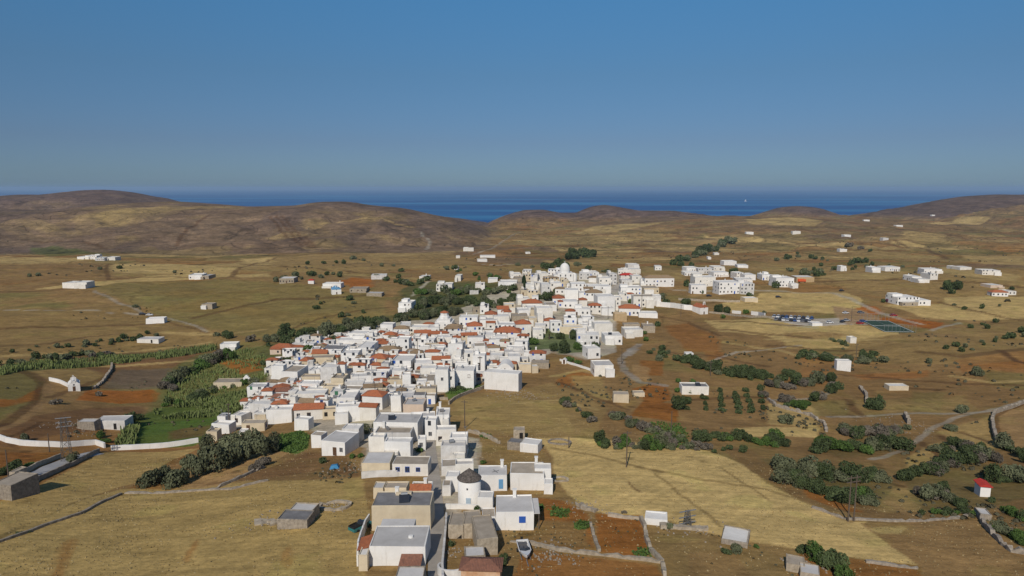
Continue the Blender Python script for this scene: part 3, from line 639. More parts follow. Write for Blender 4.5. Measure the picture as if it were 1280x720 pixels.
WALLM = {'w': WHITE, 'v': WHITE2, 'o': WHITE3, 'c': CREAM, 'p': PINK, 's': STONE, 'l': LSTONE, 'y': OCHRE, 'x': RSTONE}
ROOFM = {'g': CONC, 'w': WROOF, 'd': DROOF, 'e': EROOF, 't': TILE, 'b': TILEB, 'R': TILER, 'O': TILEO}
def openings(root, w_, dep, Hh, h, t, win, rr, storeys, side, near, skipfront=False):
    """windows and doors on the front (-y) and the two side walls"""
    cnt = 0
    cols = {'B': 'b', 'L': 'l', 'R': 'r', 'N': 'n', 'K': 'k', 'G': 'g'}
    for wall in ('F', 'E', 'W'):
        if wall == 'F' and skipfront: continue
        L_ = w_ if wall == 'F' else dep
        n = max(1, int(L_/2.5)); n = min(n, 8)
        for st in range(storeys):
            zc = Hh-h+1.65+2.9*st if storeys > 1 else Hh-h+min(1.7, h*.5)
            for k in range(n):
                pr = .74 if wall == 'F' else .38
                if rr.random() > pr*.95: continue
                xx = -L_/2+(k+.5)*L_/n+rr.uniform(-.3, .3)
                isdoor = st == 0 and rr.random() < .25
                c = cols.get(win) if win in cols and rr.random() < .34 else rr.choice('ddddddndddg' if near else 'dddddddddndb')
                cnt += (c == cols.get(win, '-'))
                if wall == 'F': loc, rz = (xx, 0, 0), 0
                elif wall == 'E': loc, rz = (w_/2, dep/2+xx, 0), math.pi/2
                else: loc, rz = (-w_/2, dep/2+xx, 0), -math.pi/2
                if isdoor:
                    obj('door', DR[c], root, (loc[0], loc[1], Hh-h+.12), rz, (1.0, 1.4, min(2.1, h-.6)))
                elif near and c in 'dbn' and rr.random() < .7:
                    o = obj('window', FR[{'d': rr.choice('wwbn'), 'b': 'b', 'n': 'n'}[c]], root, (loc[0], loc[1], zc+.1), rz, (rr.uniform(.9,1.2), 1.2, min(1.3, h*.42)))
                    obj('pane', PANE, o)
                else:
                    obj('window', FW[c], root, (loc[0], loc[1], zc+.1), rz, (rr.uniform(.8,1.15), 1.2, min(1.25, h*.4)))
    return cnt
def house(xl, xr, yt, r, h, typ, opts='', name='house', label=None, cat='house', group=None):
    """typ = wall letter + roof letter; opts: B/L/R/N/K/G window colour, n no windows, q rotation+digits, C chimney, U roof room, H solar heater, G.. """
    rr = random.Random(int(xl*31+yt*17+h*7))
    rot = rr.uniform(-7, 7); win = ''; fl = set(); dfix = None
    for tk in opts.split():
        if tk[0] == 'q': rot = float(tk[1:])
        elif tk[0] == 'D': dfix = float(tk[1:])
        elif tk in 'BLRNKG': win = tk
        else: fl.add(tk)
    rot = R(rot)
    X, Y, t = hit((xl+xr)/2, yt, h); pm = FPX/t
    w_ = max(1.2, (xr-xl)/pm/max(.6, math.cos(rot)))
    zt = Hs(X, Y)+h
    k = pm*(CAMZ-zt)/math.hypot(X, Y)
    tiled = typ[1] in 'tbRO'
    dep = None
    if dfix: dep = dfix
    else:
        lo = min(max(3.0, w_*.55), 7.5)
        if tiled: 
            dep = min(max(lo, r/(k+.22*pm*.9)), 13)
        else: dep = min(max(lo, r/k), 14)
    ca, sa = math.cos(rot), math.sin(rot)
    cs = [Hs(X+x*ca-y*sa, Y+x*sa+y*ca) for x in (-w_/2, w_/2) for y in (0, dep)]
    z0 = min(cs)-.3; Hh = zt-z0
    near = t < 260
    if label is None: lab = None
    root = thing(name, label or 'house', cat, (X, Y, z0), rot, group or 'houses of the white hill town' if label is None else group)
    wm = WALLM[typ[0]]
    if typ[0] == 'w' and label is None and rr.random() < .38: wm = rr.choice((WHITE2, WHITE3, WHITE2))
    rm = ROOFM[typ[1]]
    if label is None and typ[1] == 'g' and rr.random() < .45: rm = WROOF; typ = typ[0]+'w'
    storeys = 1 if h < 4.9 else (2 if h < 8.3 else 3)
    b = MB()
    if not tiled:
        par = rr.choice((.25, .35, .5)) if h > 2.9 else .15; th = .22
        if label is not None: par = .14; th = .16
        ring(b, -w_/2, w_/2, 0, dep, -.6, Hh, th, par+.2); 
        if 'J' in fl: pass
        jit(b, rr); obj('wall', b.mesh('wall', [wm]), root)
        rf = obj('roof', MB().box(-w_/2+th-.06, w_/2-th+.06, th-.06, dep-th+.06, Hh-par-.12, Hh-par).mesh('roof', [rm]), root)
        zr = Hh-par
        if label is None and w_ > 4.5 and rr.random() < .5 and 120 < yt and not (xl > 845 and h > 6):
            aw = rr.uniform(.3, .6)*w_; ax0 = rr.choice((-w_/2, w_/2-aw)); ad = rr.uniform(1.6, 3.0); ah = (Hh-h)+h*rr.uniform(.45, .75)
            b3 = MB(); ring(b3, ax0+.03, ax0+aw-.03, -ad, .02, -1.5, ah, .18, .3); jit(b3, rr); b3.box(ax0+.15, ax0+aw-.15, -ad+.12, -.02, ah-.32, ah-.2, 1)
            obj('annex', b3.mesh('annex', [rr.choice((wm, WHITE, WHITE2)), rr.choice((rm, WROOF))]), root)
            if rr.random() < .5 and near: obj('door', DR[rr.choice('bnlg')], root, (ax0+aw/2, -ad, Hh-h+.1), 0, (.9, 1.2, min(1.9, ah-(Hh-h)-.3)))
        if label is None and near and rr.random() < .3: obj('water_tank', MB().tube((0,0,.5),(1.1,0,.5),.42,n=12).box(.1,.2,-.3,.3,0,.3).box(.9,1.0,-.3,.3,0,.3).mesh('water_tank', [rr.choice((MET, WHITE, DROOF))]), root, (rr.uniform(-.3,.2)*w_, dep*rr.uniform(.5,.8), zr), rr.uniform(0,3))
        if label is None and rr.random() < .35: obj('antenna', MB().tube((0,0,0),(0,0,2.2),.035,n=4).box(-.6,.6,-.02,.02,1.9,1.94).box(-.4,.4,-.02,.02,1.6,1.64).mesh('antenna', [MET]), root, (rr.uniform(-.4,.4)*w_, dep*rr.uniform(.3,.9), zr), rr.uniform(0,3))
        if ('U' in fl or (rr.random() < .34 and w_ > 4.6 and dep > 4.2 and name == 'house' and 'n' not in fl)):
            uw = rr.uniform(.3, .5)*w_; ud = rr.uniform(.35, .5)*dep; ux = rr.choice((-1, 1))*(w_/2-uw/2-.4); uy = dep-ud-.4; uh = rr.uniform(1.2, 2.2)
            b2 = MB(); ring(b2, ux-uw/2, ux+uw/2, uy, uy+ud, zr, zr+uh, .18, .25); b2.box(ux-uw/2+.15, ux+uw/2-.15, uy+.15, uy+ud-.15, zr+uh-.35, zr+uh-.2, 1)
            obj('roof_room', b2.mesh('roof_room', [wm, rm]), root)
    else:
        rise = min(w_, dep)*.25; b.box(-w_/2, w_/2, 0, dep, -.6, Hh); gab = 'A' in fl
        ax = 'y' if 'Y' in fl else None
        if gab:
            ax_ = 'x' if (w_ >= dep and 'Y' not in fl) else 'y'
            if ax_ == 'y': b.add([(-w_/2,0,Hh),(w_/2,0,Hh),(0,0,Hh+rise*w_/(w_+.6))]+[(-w_/2,dep,Hh),(w_/2,dep,Hh),(0,dep,Hh+rise*w_/(w_+.6))], [(0,1,2),(4,3,5)])
            else: b.add([(-w_/2,0,Hh),(-w_/2,dep,Hh),(-w_/2,dep/2,Hh+rise*dep/(dep+.6)),(w_/2,0,Hh),(w_/2,dep,Hh),(w_/2,dep/2,Hh+rise*dep/(dep+.6))], [(1,0,2),(3,4,5)])
            ax = ax_
        obj('wall', b.mesh('wall', [wm]), root)
        b2 = MB(); hip(b2, -w_/2, w_/2, 0, dep, Hh+.03, rise, .3, 0, gab, ax)
        rf = obj('roof', b2.mesh('roof', [rm]), root); zr = Hh+rise*.5
    if 'C' in fl or rr.random() < .22 and h > 2.4 and name == 'house':
        ch = obj('chimney', CHIM, rf if False else root, (rr.uniform(-.35,.35)*w_, dep-.5 if not tiled else dep*.7, zr-.1), 0, (1, 1, rr.uniform(.9, 1.5)))
    nwin = 0
    if 'n' not in fl and t < 1500: nwin = openings(root, w_, dep, Hh, min(h, Hh), t, win, rr, storeys, True, near)
    if label is None: HOUSES.append(dict(o=root, x=(xl+xr)/2, y=yt, w=w_, h=h, typ=typ, t=t, win=win if nwin > 1 else '', wm=wm.name))
    if 'H' in fl or (not tiled and name == 'house' and rr.random() < .09 and t < 700 and w_ > 5 and dep > 5):
        obj('solar_heater', SOLAR, root, (rr.uniform(-.2,.2)*w_, dep*.5, zr), rr.uniform(-.3,.3))
    root['px'] = 0; del root['px']
    return root, (w_, dep, Hh, t)

LIST = '''
257 271 539.5 4 3 ce n q-4
263 287 530.5 5 3 wg K q-10
271 282 520.5 4 3 wg q-8
287 302 519.5 6 3.2 wg q-16
302 330 529 3 2.8 ce q4
304 311 511 3 3 ww
310 344 505 5 5 ww n q-4
318 332 518.5 3 2.6 ce K
333 364 512 6 4.4 ww q5
328 352 503 6 4 wt q-10
327 340 488.5 3 5 wt n
339 356 496 5 4 lO n
342 360 484.5 5 4 wt A Y
341 366 489 4 3.6 oO
368 406 492 4 4.2 ww q4
373 398 503 5 4 wb A
368 403 511.5 8 3.5 wt L A q8
367 386 524 4 3.4 ww n q-12
403 424 511.5 4 3.2 ce K q10
427 449 536 2 4 ww n D4
452 478 495 10 4.6 wt q-10
455 477 484 5 4 wb A q10
420 450 508 4 4.8 ww q8
449 470 508.5 5 4.2 vt A q-8
421 443 497 10 3.8 wg
427 450 486 5 4 we
403 421 499 5 3.6 wg
404 427 482.5 3 4 ce K
488 501 495 4 5 ww n
504 529 505.6 9 3.8 pg n q-2
492 515 497 8 3.4 og
516 531 494 7 3.4 od
520 545 485.6 5 4.6 ce n
466 522 528 13 5 wg n q-3 H
468 513 541 5 3.4 we n
461 480 546 3 5 ww n
480 513 552.5 4 4.6 ww n q-1
522 532 549 4 3 ww
531 545 525 6 5.5 ww q-3
514 544 520 6 4 wg n
545 561 518.5 3 6 ww n D6
553 561 524.5 2 5 ww n D4
545 570 537 6 4.2 ww
562 584 547 8 4.4 wg
551 582 557 7 4.2 wg n q0
552 575 582.5 10 2.2 oe n
569 592 580 7 4 vg n
338 365 434.5 4 3 ct
337 351 436.5 4 2.6 pt
365 378 429.5 4 2.8 ow
374 386 420.5 2 4 ww n
383 392 430 3 4 ww
393 407 434 5 3.6 wb
385 401 441 3 4 cw n
390 408 442 7 3.6 ct A
402 427 436.5 6 5 wd q-4
374 386 451 7 4.6 ct
388 416 447 4 4 ce
339 354 457.5 3 8 ww n q-3
351 372 464.5 9 7 we n
363 373 455 3 5 ww
364 374 447 2 4 cw n
347 368 477 7 4 wb
376 399 462 5 3.8 ww
376 400 471 4 4 ce n
373 399 479.5 5 4.4 ww n
400 421 459 6 7 ww n q-2
422 431 455 4 7 wt n
413 429 472.5 6 5.4 ce n
401 415 482 3 3.6 ce n
426 447 441.5 6 5 ww
447 463 434.5 9 5 ww B
441 456 456.5 4 5 wt B
461 482 448 8 5 ct q-10
463 476 456.5 5 4 wt
466 485 466 5 4.4 ww
440 466 470.5 5 4 ww
431 455 477 4 4 ww
436 460 416.5 4 4.2 ww
422 455 425 4 4 ww
405 413 424.5 3 4 wt
420 432 422.5 3 4 wt
464 473 415.5 3 4 ww
479 494 418.5 5 4.2 wt q-8
470 487 430 5 4 wt
471 499 438.5 8 4.4 wb
410 437 433 5 4 wg
495 511 423.5 4 8.5 ww q-3
486 495 424 3 6 ww
497 512 417 3 4 ww
518 538 416 4 4 wt A
537 558 417.5 4 4 wt A
523 542 425.5 5 5 ww B
546 565 421.5 4 5 ww n
530 544 432.5 4 3.6 we n
529 543 440 4 3.6 ww
546 557 430.5 4 4.2 wt
543 554 437 4 4 ww
560 578 430 5 7 ww R
489 514 451 9 5.2 ww B q-3
488 506 463.5 5 4 ww B
513 528 441 5 4 yb n
518 540 453.5 6 4.2 wg
540 562 449.5 6 4.6 wt A
543 560 458 6 4.2 wt
544 560 462 6 8 wg q0
525 545 460 5 5.6 wg n
522 543 476 9 2.6 we n
521 533 477 4 4 ww
484 503 474.5 4 4.4 ce
503 513 468.5 4 6 ww n
567 592 463.5 8 6.6 ww
560 568 464.5 4 7 ww
591 606 444.5 5 8.2 ww K
580 592 441 5 8.6 ww
563 577 450 4 3.6 ww
610 625 434.5 4 4 wb
612 628 444 4 4 ww
625 637 426.5 4 5 wb R
609 623 457.5 3 3.4 ww
617 650 415.5 9 5 wt B q-6
556 576 411 4 5 wb
577 596 419 4 5 ct A q8
584 603 407.5 7 6 wt B
584 604 422 5 4.4 wg
605 619 418.5 5 4.2 wg
619 634 420.5 5 4 ww
593 607 432.5 5 4 we
662 682 441.5 5 5 wt B
655 663 440.5 3 4 ww
631 655 439.5 4 3.6 wg
633 655 434 3 3.6 ww
649 664 455.5 3 3.4 cw n q-2
665 673 458 3 2.8 cw n
664 686 453.5 4 2.4 le n
666 679 412.5 4 4.8 ww B
721 749 418.5 5 6 ww q-3
756 778 419.5 5 4.6 ww q3
735 751 435.5 5 4.6 ww q14
743 767 456.5 7 4.4 wg q4
743 766 404.5 4 7.4 ww n
736 750 411 4 4.2 ww
726 735 406.5 3 4.4 ww
700 728 408.5 3 4.2 cw n
475 491 405.5 3 6 ww n
492 511 411 5 3.6 wb
500 513 405.5 4 4 ww
512 535 409 4 3.6 ww K
535 549 409.5 4 3.6 ww
557 577 409 5 4.2 wb
529 542 405 3 4 wt
574 597 397 4 5.4 ww B
600 611 382.5 3 5 ww
591 600 385.5 2 3.4 le K
606 621 393 6 4.4 wt
622 636 386.5 5 4.2 wt A
627 639 390 4 4.2 wt
630 644 380.5 3 5.4 cw
653 678 379 6 4.6 wt
647 662 373 3 4.4 ww
660 680 384.5 4 4 wg n
648 662 388 4 4.4 ww
663 671 387 3 5.4 ce n
671 691 385 4 8 ww n
640 660 395 4 4 le n
617 637 395.5 5 5 ww n
661 671 397.5 3 4.4 cw
645 664 405 7 7.2 wt
622 646 406 4 5.6 ww
680 694 401 5 4.4 wt
668 682 407 4 4.4 vw
600 622 400 4 4 wg
608 619 403.5 3 4 vt A
602 617 412.5 3 4 we K
691 706 373 6 4.2 wt
698 704 377 3 4 wt
683 696 381 4 4 we n
724 734 375 4 4.2 wt
736 752 382 4 5.4 wt
747 769 370.5 4 9.5 ww n
768 776 371.5 3 8.8 ww
732 753 366 5 6 wb
707 719 389 4 4.6 wt
718 738 386.5 4 4 ww K
704 722 377 4 4.4 ww
752 768 385.5 3 4.6 ww
774 800 385.5 6 4.6 wt
799 822 391.5 3 3 ww n
728 743 396.5 3 5 ww K
723 735 403.5 3 4.4 ww
736 751 404.5 3 4 ww
705 721 397.5 4 6.6 ww B
688 702 402.5 3 6 ww B
781 804 412 4 4.2 ww n
804 819 407.5 4 4 le n
768 784 391.5 2 5 yw n D4
638 652 342.5 3 3.6 ww
653 664 338.5 3 5 ww
624 646 352.5 3 6 ww n
645 654 354.5 3 5 le n
641 652 348 3 4 le n
656 664 343.5 2 5 cw
663 672 344 3 5 ww
672 685 341.5 3 6 ww
685 700 337.5 2 5 ww
681 689 347 2 5 yw
688 699 347.5 2 5 cb
724 741 341.5 3 6 ww
657 668 355.5 3 6 ww
667 679 354 3 5 ww K
677 688 355.5 3 7.4 ww
688 702 354 3 6 ww
694 706 361 3 4 wb
701 711 350.5 2 5 cw
651 661 362.5 2 4 ce
659 673 364 2 5 cw
665 673 370.5 2 3.6 ww
714 733 355 3 5.6 ww
730 741 361 3 5 vb A
706 723 362.5 3 7 ww n
724 739 366 3 5.4 ww
730 749 340.5 3 6 ww
736 750 347 2 4.4 wb n
749 764 347.5 4 7 ww
762 771 342.5 3 9 ww
751 764 358 3 6 ww K
735 751 357.5 3 5.6 ww
785 799 330.5 3 5.4 ww n
779 801 336.5 3 4.4 ww n
773 786 337.5 3 4.4 ww
776 793 344 3 5 wR
790 802 345 3 6.4 ww
777 790 350 2 4 wg
801 814 351.5 3 4.6 ww
805 824 360 4 4.4 ce K
776 802 359.5 4 6 ww
792 817 370.5 3 7.4 we q-2
816 826 369.5 2 7.4 ww n
774 784 367.5 3 5 ww
782 793 367.5 2 4.2 wt
858 873 334.5 2 4.6 ww
856 875 340.5 3 3.6 ww
873 893 336 3 5.4 ww
892 911 340.5 3 4.4 ww
892 906 333.5 2 4 ww
905 921 326.5 2 5.4 ww n
922 935 331.5 2 3 ww n
869 895 346.5 4 8 vw
864 883 356.5 2 7 ww
899 926 353 5 9 ww
926 943 354.5 4 8.6 ww q0
931 948 372.5 2 3 cw n
921 932 341.5 3 5 ww K
931 945 343.5 3 5 ww n
920 940 348.5 2 4 ww
953 965 343.5 3 5 ww B
970 993 347.5 4 8 ww
989 998 354.5 2 4 ww n
579 592 310 3 7.6 ww K
570 575 320 1 4 ww n
600 619 319.5 2 3.4 ww n
597 609 324.5 2 3.4 wg n
567 572 333.5 1 3.4 ww n
569 576 344.5 2 5 vw
610 622 348.5 2 3 ww n
594 606 354.5 2 5 ww
545 565 355.5 3 5.4 ww K
524 535 345.5 2 3.4 ww n
498 514 378.5 4 6 ww
464 483 344 2 4 ww n
349 367 348 3 4.2 lw K
385 392 350.5 2 3 wR n
403 426 354.5 2 3.6 ww n
437 458 361 3 3 le K
458 477 366.5 2 2.4 lg n
623 641 353.5 2 5 ww
587 598 363 2 3 ow n
106 121 319.5 2 6 wg K
96 106 321 1 4 ww n
119 130 322 1 5 ww L
132 144 321.5 2 5 ww n
77 93 353.5 2 4.6 vw n
92 108 353 2 5 ww n
236 252 343.5 2 4.4 ww
252 261 344.5 2 3.6 lg n
1090 1101 334.5 2 5.4 ww n
1106 1126 334 2 4.6 ww
1156 1177 336.5 2 4.8 ww K
1163 1173 342.5 2 5.4 ww
1140 1152 345.5 2 4.4 wg K
1148 1162 349 2 3.2 vw n
1229 1250 338 2 5 wg K
1190 1198 333 1 3 ww n
1200 1215 334 2 3 vw n
1104 1111 297.5 1 6 ww n
1055 1064 293.5 1 5.4 ww n
991 1001 289 2 9 vw K
1050 1059 311.5 1 5.6 ww n
1051 1058 332.5 1 5.6 ww n
1120 1129 281.5 1 5 ww n
1080 1087 274.7 1 6 ww n
1165 1169 268.5 1 6 ww n
1241 1260 365.5 3 3.2 wt q-5
1260 1271 364 2 3 ww
1238 1254 356.5 2 2.4 pw n
933 942 290 2 7.4 ww n
657 663 315.3 1 3.6 ww n
893 899 316.3 1 4 ww n
885 889 321.5 1 4 ww n
819 827 333 2 4.4 ww K
183 204 398 2 3.2 ww n q10
275 295 430 3 3.4 ww n
1063 1071 422 2 3 ww n
853 886 483 3 3 wd n q-2
252 265 380 2 3.6 le n
'''
for ln in LIST.strip().split('\n'):
    q = ln.split(); house(float(q[0]), float(q[1]), float(q[2]), float(q[3]), float(q[4]), q[5], ' '.join(q[6:]))

# ---------------------------------------------------------------- hand-placed buildings of the foreground
def hs(lab, *a, **k): return house(*a, label=lab, **k)
HF = [
 ('white house with weathered grey roof and pale blue door right of the windmill', (598,634,594,15,3.4,'wg','n q2 C D5'), 'L'),
 ('long white house with brown grey terrace roof and tall chimney behind the windmill', (638,680,592,16,3.6,'we','n q-1 C'), ''),
 ('white flat block at the right end of the terrace roofed house', (668,689,586,6,4.2,'ww','n q-2'), ''),
 ('small white annex at the foot of the right end block', (680,691,605,3,2.2,'ww','n q-2'), ''),
 ('white house with bright blue square window and plain grey roof', (620,667,640,24,3.4,'wg','n q1 C'), 'sq'),
 ('small white lean-to with a blue door joined to the blue window house', (603,620,646,3,2.4,'we','n q4 D3.5'), 'bd'),
 ('low white room between the windmill and the blue window house', (597,616,622,4,2.5,'ww','n D3'), ''),
 ('small white block touching the left side of the windmill', (557,573,596,7,3.2,'ww','n q-2'), ''),
 ('low cream terrace room at the roadside left of the windmill', (553,563,607,6,2.2,'oe','n q0'), ''),
 ('old stone barn with an open black doorway on the lane', (560,580,656,13,2.5,'le','n q-2 D4.6'), 'kd'),
 ('long stone barn with wide grey slab roof running toward the camera', (597,622,673,19,2.9,'le','n q10 D8'), ''),
 ('stone barn roof joined behind the long slab roofed barn', (580,602,655,13,2.6,'le','n q6 D5'), ''),
 ('low square stone shed above the rusty tiled ruin', (581,606,695,9,1.9,'lg','n q6'), ''),
 ('rusty stone building with old brown tiled roof at the bottom edge', (576,625,712,17,4,'xO','n q-3'), ''),
 ('cream house with grey slab roof behind a white yard wall', (452,487,579,16,2.9,'cg','n q0'), ''),
 ('low white roadside house with three small blue windows', (490,535,580,11,2.8,'ve','n q-2'), 'b3'),
 ('small white roadside house with a red tiled strip on its roof', (512,538,614,13,3,'we','n q0'), 'tl'),
 ('large cream house with sunken dark grey roof beside the lane', (464,538,632,13,4.6,'cd','n q0'), ''),
 ('roofless cream pen wall room behind the dark roofed cream house', (480,508,610,8,2.2,'ce','n q0'), ''),
 ('small cream shed with grey roof at the left end of the pen', (466,479,610,7,2.3,'cg','n q0'), ''),
 ('big white house with a wide pale grey roof nearest the lane', (461,531,683,30,3.2,'wg','n q0'), ''),
 ('narrow white porch room left of the wide pale roof', (448,459,694,4,2.6,'cw','n q0 D3'), ''),
 ('low grey slab roofed shed at the bottom edge left of the lane', (494,529,722,14,2.4,'sg','n q0'), ''),
 ('small stone shed with pale roof alone in the left straw field', (361,391,638,9,2.0,'lg','n q-8'), ''),
 ('ruined low stone shed joined in front of the pale roofed field shed', (345,384,650,9,1.7,'sd','n q-4 D4'), ''),
 ('white farmhouse with grey roof and three dark openings left of the lane houses', (401,432,552,14,3.6,'wg','n q-14'), 'd3'),
 ('tall blank white wing behind the grey roofed white farmhouse', (388,402,544,4,3.4,'we','n q-14'), ''),
 ('white barn with pale sheet roof in the field right of the lane', (650,672,555,8,2.2,'ww','n q-18'), ''),
 ('old stone barn with dark roof joined to the white field barn', (634,650,553,6,2.0,'sd','n q-18'), ''),
 ('small ruined stone hut with a dark doorway above the field barn', (642,656,538,2,2.6,'ln','n'), 'kd') if False else
 ('small ruined stone hut with a dark doorway above the field barn', (642,656,538,3,2.6,'le','n'), 'kd'),
 ('long blank white house standing above the hillside', (605,648,466,2,6.4,'ww','n q-16 D5'), ''),
 ('long white school block with a faded tiled roof', (806,843,347.5,4,7.4,'wb','q2'), ''),
 ('low white field barn with a pale sheet roof right of the red soil plots', (807,834,649,9,1.2,'ww','n q-12'), ''),
 ('old stone shed with a pale sheet roof at the end of the field wall', (903,932,676,8,.9,'sw','n q-24 D5'), ''),
 ('ruined low stone building at the bottom right corner beside green trees', (985,1005,706,6,1.3,'le','n q-20'), ''),
 ('low stone shed with grey slab roof below the bottom right ruin', (1002,1024,717,8,1.2,'lg','n q-20'), ''),
 ('tiny white hut with a bright red roof among the right hand bushes', (1227,1238,608,4,2.4,'wR','n q-14 A'), ''),
 ('small grey roofed shelter on the wall below the red roofed hut', (1227,1239,643,4,1.3,'sg','n q-14'), ''),
 ('large white villa with stone terrace beside the purple bougainvillea', (1122,1150,372,4,5.2,'wv' if False else 'ww','q4'), ''),
 ('lower white wing at the right end of the large villa', (1148,1164,375.5,3,3.6,'ww','q4'), ''),
 ('pale stone terrace room in front of the large villa', (1128,1148,378,2,2.6,'lw','q4 D3'), ''),
 ('crenellated white ruin standing alone on the right hand slope', (1047,1064,451,2,4.4,'wl' if False else 'ww','n q-6 D3'), ''),
 ('long low tan shed on the bare right hand field', (1112,1136,482.5,3,1.8,'cw','n q0'), ''),
 ('ruined tan wall room on the bare slope below the town', (767,786,493,3,2.8,'ce','n q-4 D4'), ''),
 ('small tan ruin behind the ruined wall room on the slope', (792,806,491,2,1.4,'ce','n q0 D3'), ''),
 ('long whitish ruined farm building left beside the reeds', (118,155,526,3,2.8,'og','n q2'), 'kd'),
 ('roofless grey ruin at the left end of the reed side farm', (96,118,527,3,2.6,'sg','n q0'), ''),
 ('low white ruin above the hedge on the left plain', (171,198,424,3,2.2,'vg','n q0'), 'kd'),
 ('low tan walled building below the small belfry left of town', (267,302,478,4,2.4,'ce','n q4'), ''),
 ('old stone barn with tan roof at the left edge beside the road', (-14,15,606,14,3.2,'se','n q-12'), ''),
 ('small stone sentry hut on the road wall at the left edge', (11,19,590,3,2.2,'le','n q-10'), ''),
 ('tiny white hut half hidden in the bushes right of town', (857,867,441.5,2,2.6,'ww','n'), ''),
 ('tiny white hut in the terraced straw field on the right', (1016,1028,404,2,1.6,'ww','n'), ''),
 ('white stone wall house with orange lorry beside it', (996,1018,346.5,3,4.6,'yw','n'), ''),
 ('low stone rubble room at the right edge of the town', (780,800,405,3,2,'le','n q3 D5'), ''),
 ('long cream retaining house below the red tiled end house', (664,686,453.5,4,2.4,'ce','n q0'), '') if False else
 ('tall narrow white stair tower on the lane opposite the big terraces', (545,551,512,2,5,'ww','n D3'), ''),
]
FG = {}
for lab, a, ex in HF:
    root, dims = hs(lab, *a, name='shed' if ('shed' in lab or 'hut' in lab or 'barn' in lab or 'shelter' in lab) else ('ruin' if 'ruin' in lab and 'rusty' not in lab and 'above' not in lab and 'below' not in lab else 'house'),
                    cat='shed' if ('shed' in lab or 'hut' in lab or 'shelter' in lab) else ('barn' if 'barn' in lab else ('ruin' if 'ruin' in lab else 'house')), group=None)
    w_, dep, Hh, t = dims; h = a[4]; zb = Hh-h
    if ex == 'L':
        obj('door', DR['l'], root, (w_*.28, 0, zb+.5), 0, (.9, 1.4, 2.0)); obj('roof_duct', MB().box(-.8,.8,-.12,.12,0,.18).box(-.1,.1,-.9,.9,.05,.2).mesh('roof_duct', [DROOF]), root, (w_*.1, dep*.45, Hh-.3), .5)
    if ex == 'sq':
        o = obj('window', FR['b'], root, (w_*.2, 0, zb+2.0), 0, (1.15, 1.4, 1.15)); obj('shutter', MB().box(-.42,.42,-.035,.0,-.42,.42).mesh('shutter', [BLUE]), o)
        obj('porch_roof', MB().box(0,1.1,.2,dep-.6,-.12,0).mesh('porch_roof', [CONC]), root, (w_/2, 0, Hh-.35)); obj('porch_post', MB().box(-.08,.08,-.08,.08,-3.2,-.12).mesh('porch_post', [WOOD]), root, (w_/2+.95, .4, Hh-.35))
    if ex == 'bd': obj('door', DR['b'], root, (w_*.12, 0, zb+.1), 0, (.85, 1.4, 1.9))
    if ex == 'kd': obj('doorway', FW['k'], root, (w_*.18, 0, zb+min(1.0, h*.45)), 0, (.9, 1.3, min(1.9, h*.8)))  # flat dark panel, the opening's inner shade given as colour
    if ex == 'b3':
        for q in (-.35, -.08, .22):
            o = obj('window', FR['b'], root, (w_*q, 0, zb+1.55), 0, (.95 if q != -.08 else 1.0, 1.2, .95 if q != -.08 else 1.3)); obj('pane', PANE, o)
    if ex == 'd3':
        for q, isd in ((-.3, 0), (.05, 1), (.33, 0)):
            if isd: obj('door', DR['n'], root, (w_*q, 0, zb+.1), 0, (1.0, 1.3, 2.1))
            else:
                o = obj('window', FR['w'], root, (w_*q, 0, zb+1.7), 0, (1.0, 1.3, 1.3)); obj('pane', PANE, o)
    if ex == 'tl': obj('tiled_eave', MB().add([(-w_/2-.1,-.15,Hh-.05),(w_/2+.1,-.15,Hh-.05),(w_/2+.1,1.7,Hh+.75),(-w_/2-.1,1.7,Hh+.75),(-w_/2-.1,-.15,Hh-.15),(w_/2+.1,-.15,Hh-.15),(w_/2+.1,1.7,Hh+.0),(-w_/2-.1,1.7,Hh+.0)], [(0,1,2,3),(7,6,5,4),(0,4,5,1),(1,5,6,2),(2,6,7,3),(3,7,4,0)]).mesh('tiled_eave', [TILE]), root)
    FG[lab[:24]] = (root, dims)
def fgroot(k):
    for kk, v in FG.items():
        if kk.startswith(k[:24]): return v
# second roof step, roof pipe, lean-to roofs and rear parapet on the big white house
root, (w_, dep, Hh, t) = fgroot('big white house with a wide')
obj('raised_roof', MB().box(-w_/2+.5, w_/2-2.6, dep-.2, dep+2.2, -1, 0).mesh('raised_roof', [CONC]), root, (0, 0, Hh-.05))
obj('roof_seam', MB().box(-w_/2+1, w_*.18, -.05, .05, 0, .07).mesh('roof_seam', [WROOF]), root, (0, dep*.45, Hh-.35+.02))
obj('roof_tank', MB().lathe([(0,.0),(.42,.0),(.42,.5),(.36,.62),(0,.66)], 14).mesh('roof_tank', [WHITE]), root, (w_*.2, dep*.45, Hh-.45))
b = MB().add([(-1.9,0,-.5),(0,0,.1),(0,3.2,.5),(-1.9,3.2,-.1),(-1.9,0,-.6),(0,0,0),(0,3.2,.4),(-1.9,3.2,-.2)], [(0,1,2,3),(7,6,5,4),(0,4,5,1),(1,5,6,2),(2,6,7,3),(3,7,4,0)])
obj('tiled_lean_to', b.mesh('tiled_lean_to', [TILE]), root, (-w_/2-.02, .3, Hh-.3)); obj('lean_to_post', MB().box(-.08,.08,-.08,.08,-3,-.6).mesh('lean_to_post', [WHITE]), root, (-w_/2-1.8, .5, Hh-.3))
b = MB().add([(-2.2,-2.6,-1.1),(1.2,-2.9,-1.1),(1.3,0,-.2),(-2.0,0,-.2),(-2.2,-2.6,-1.22),(1.2,-2.9,-1.22),(1.3,0,-.35),(-2.0,0,-.35)], [(0,1,2,3),(7,6,5,4),(0,4,5,1),(1,5,6,2),(2,6,7,3),(3,7,4,0)])
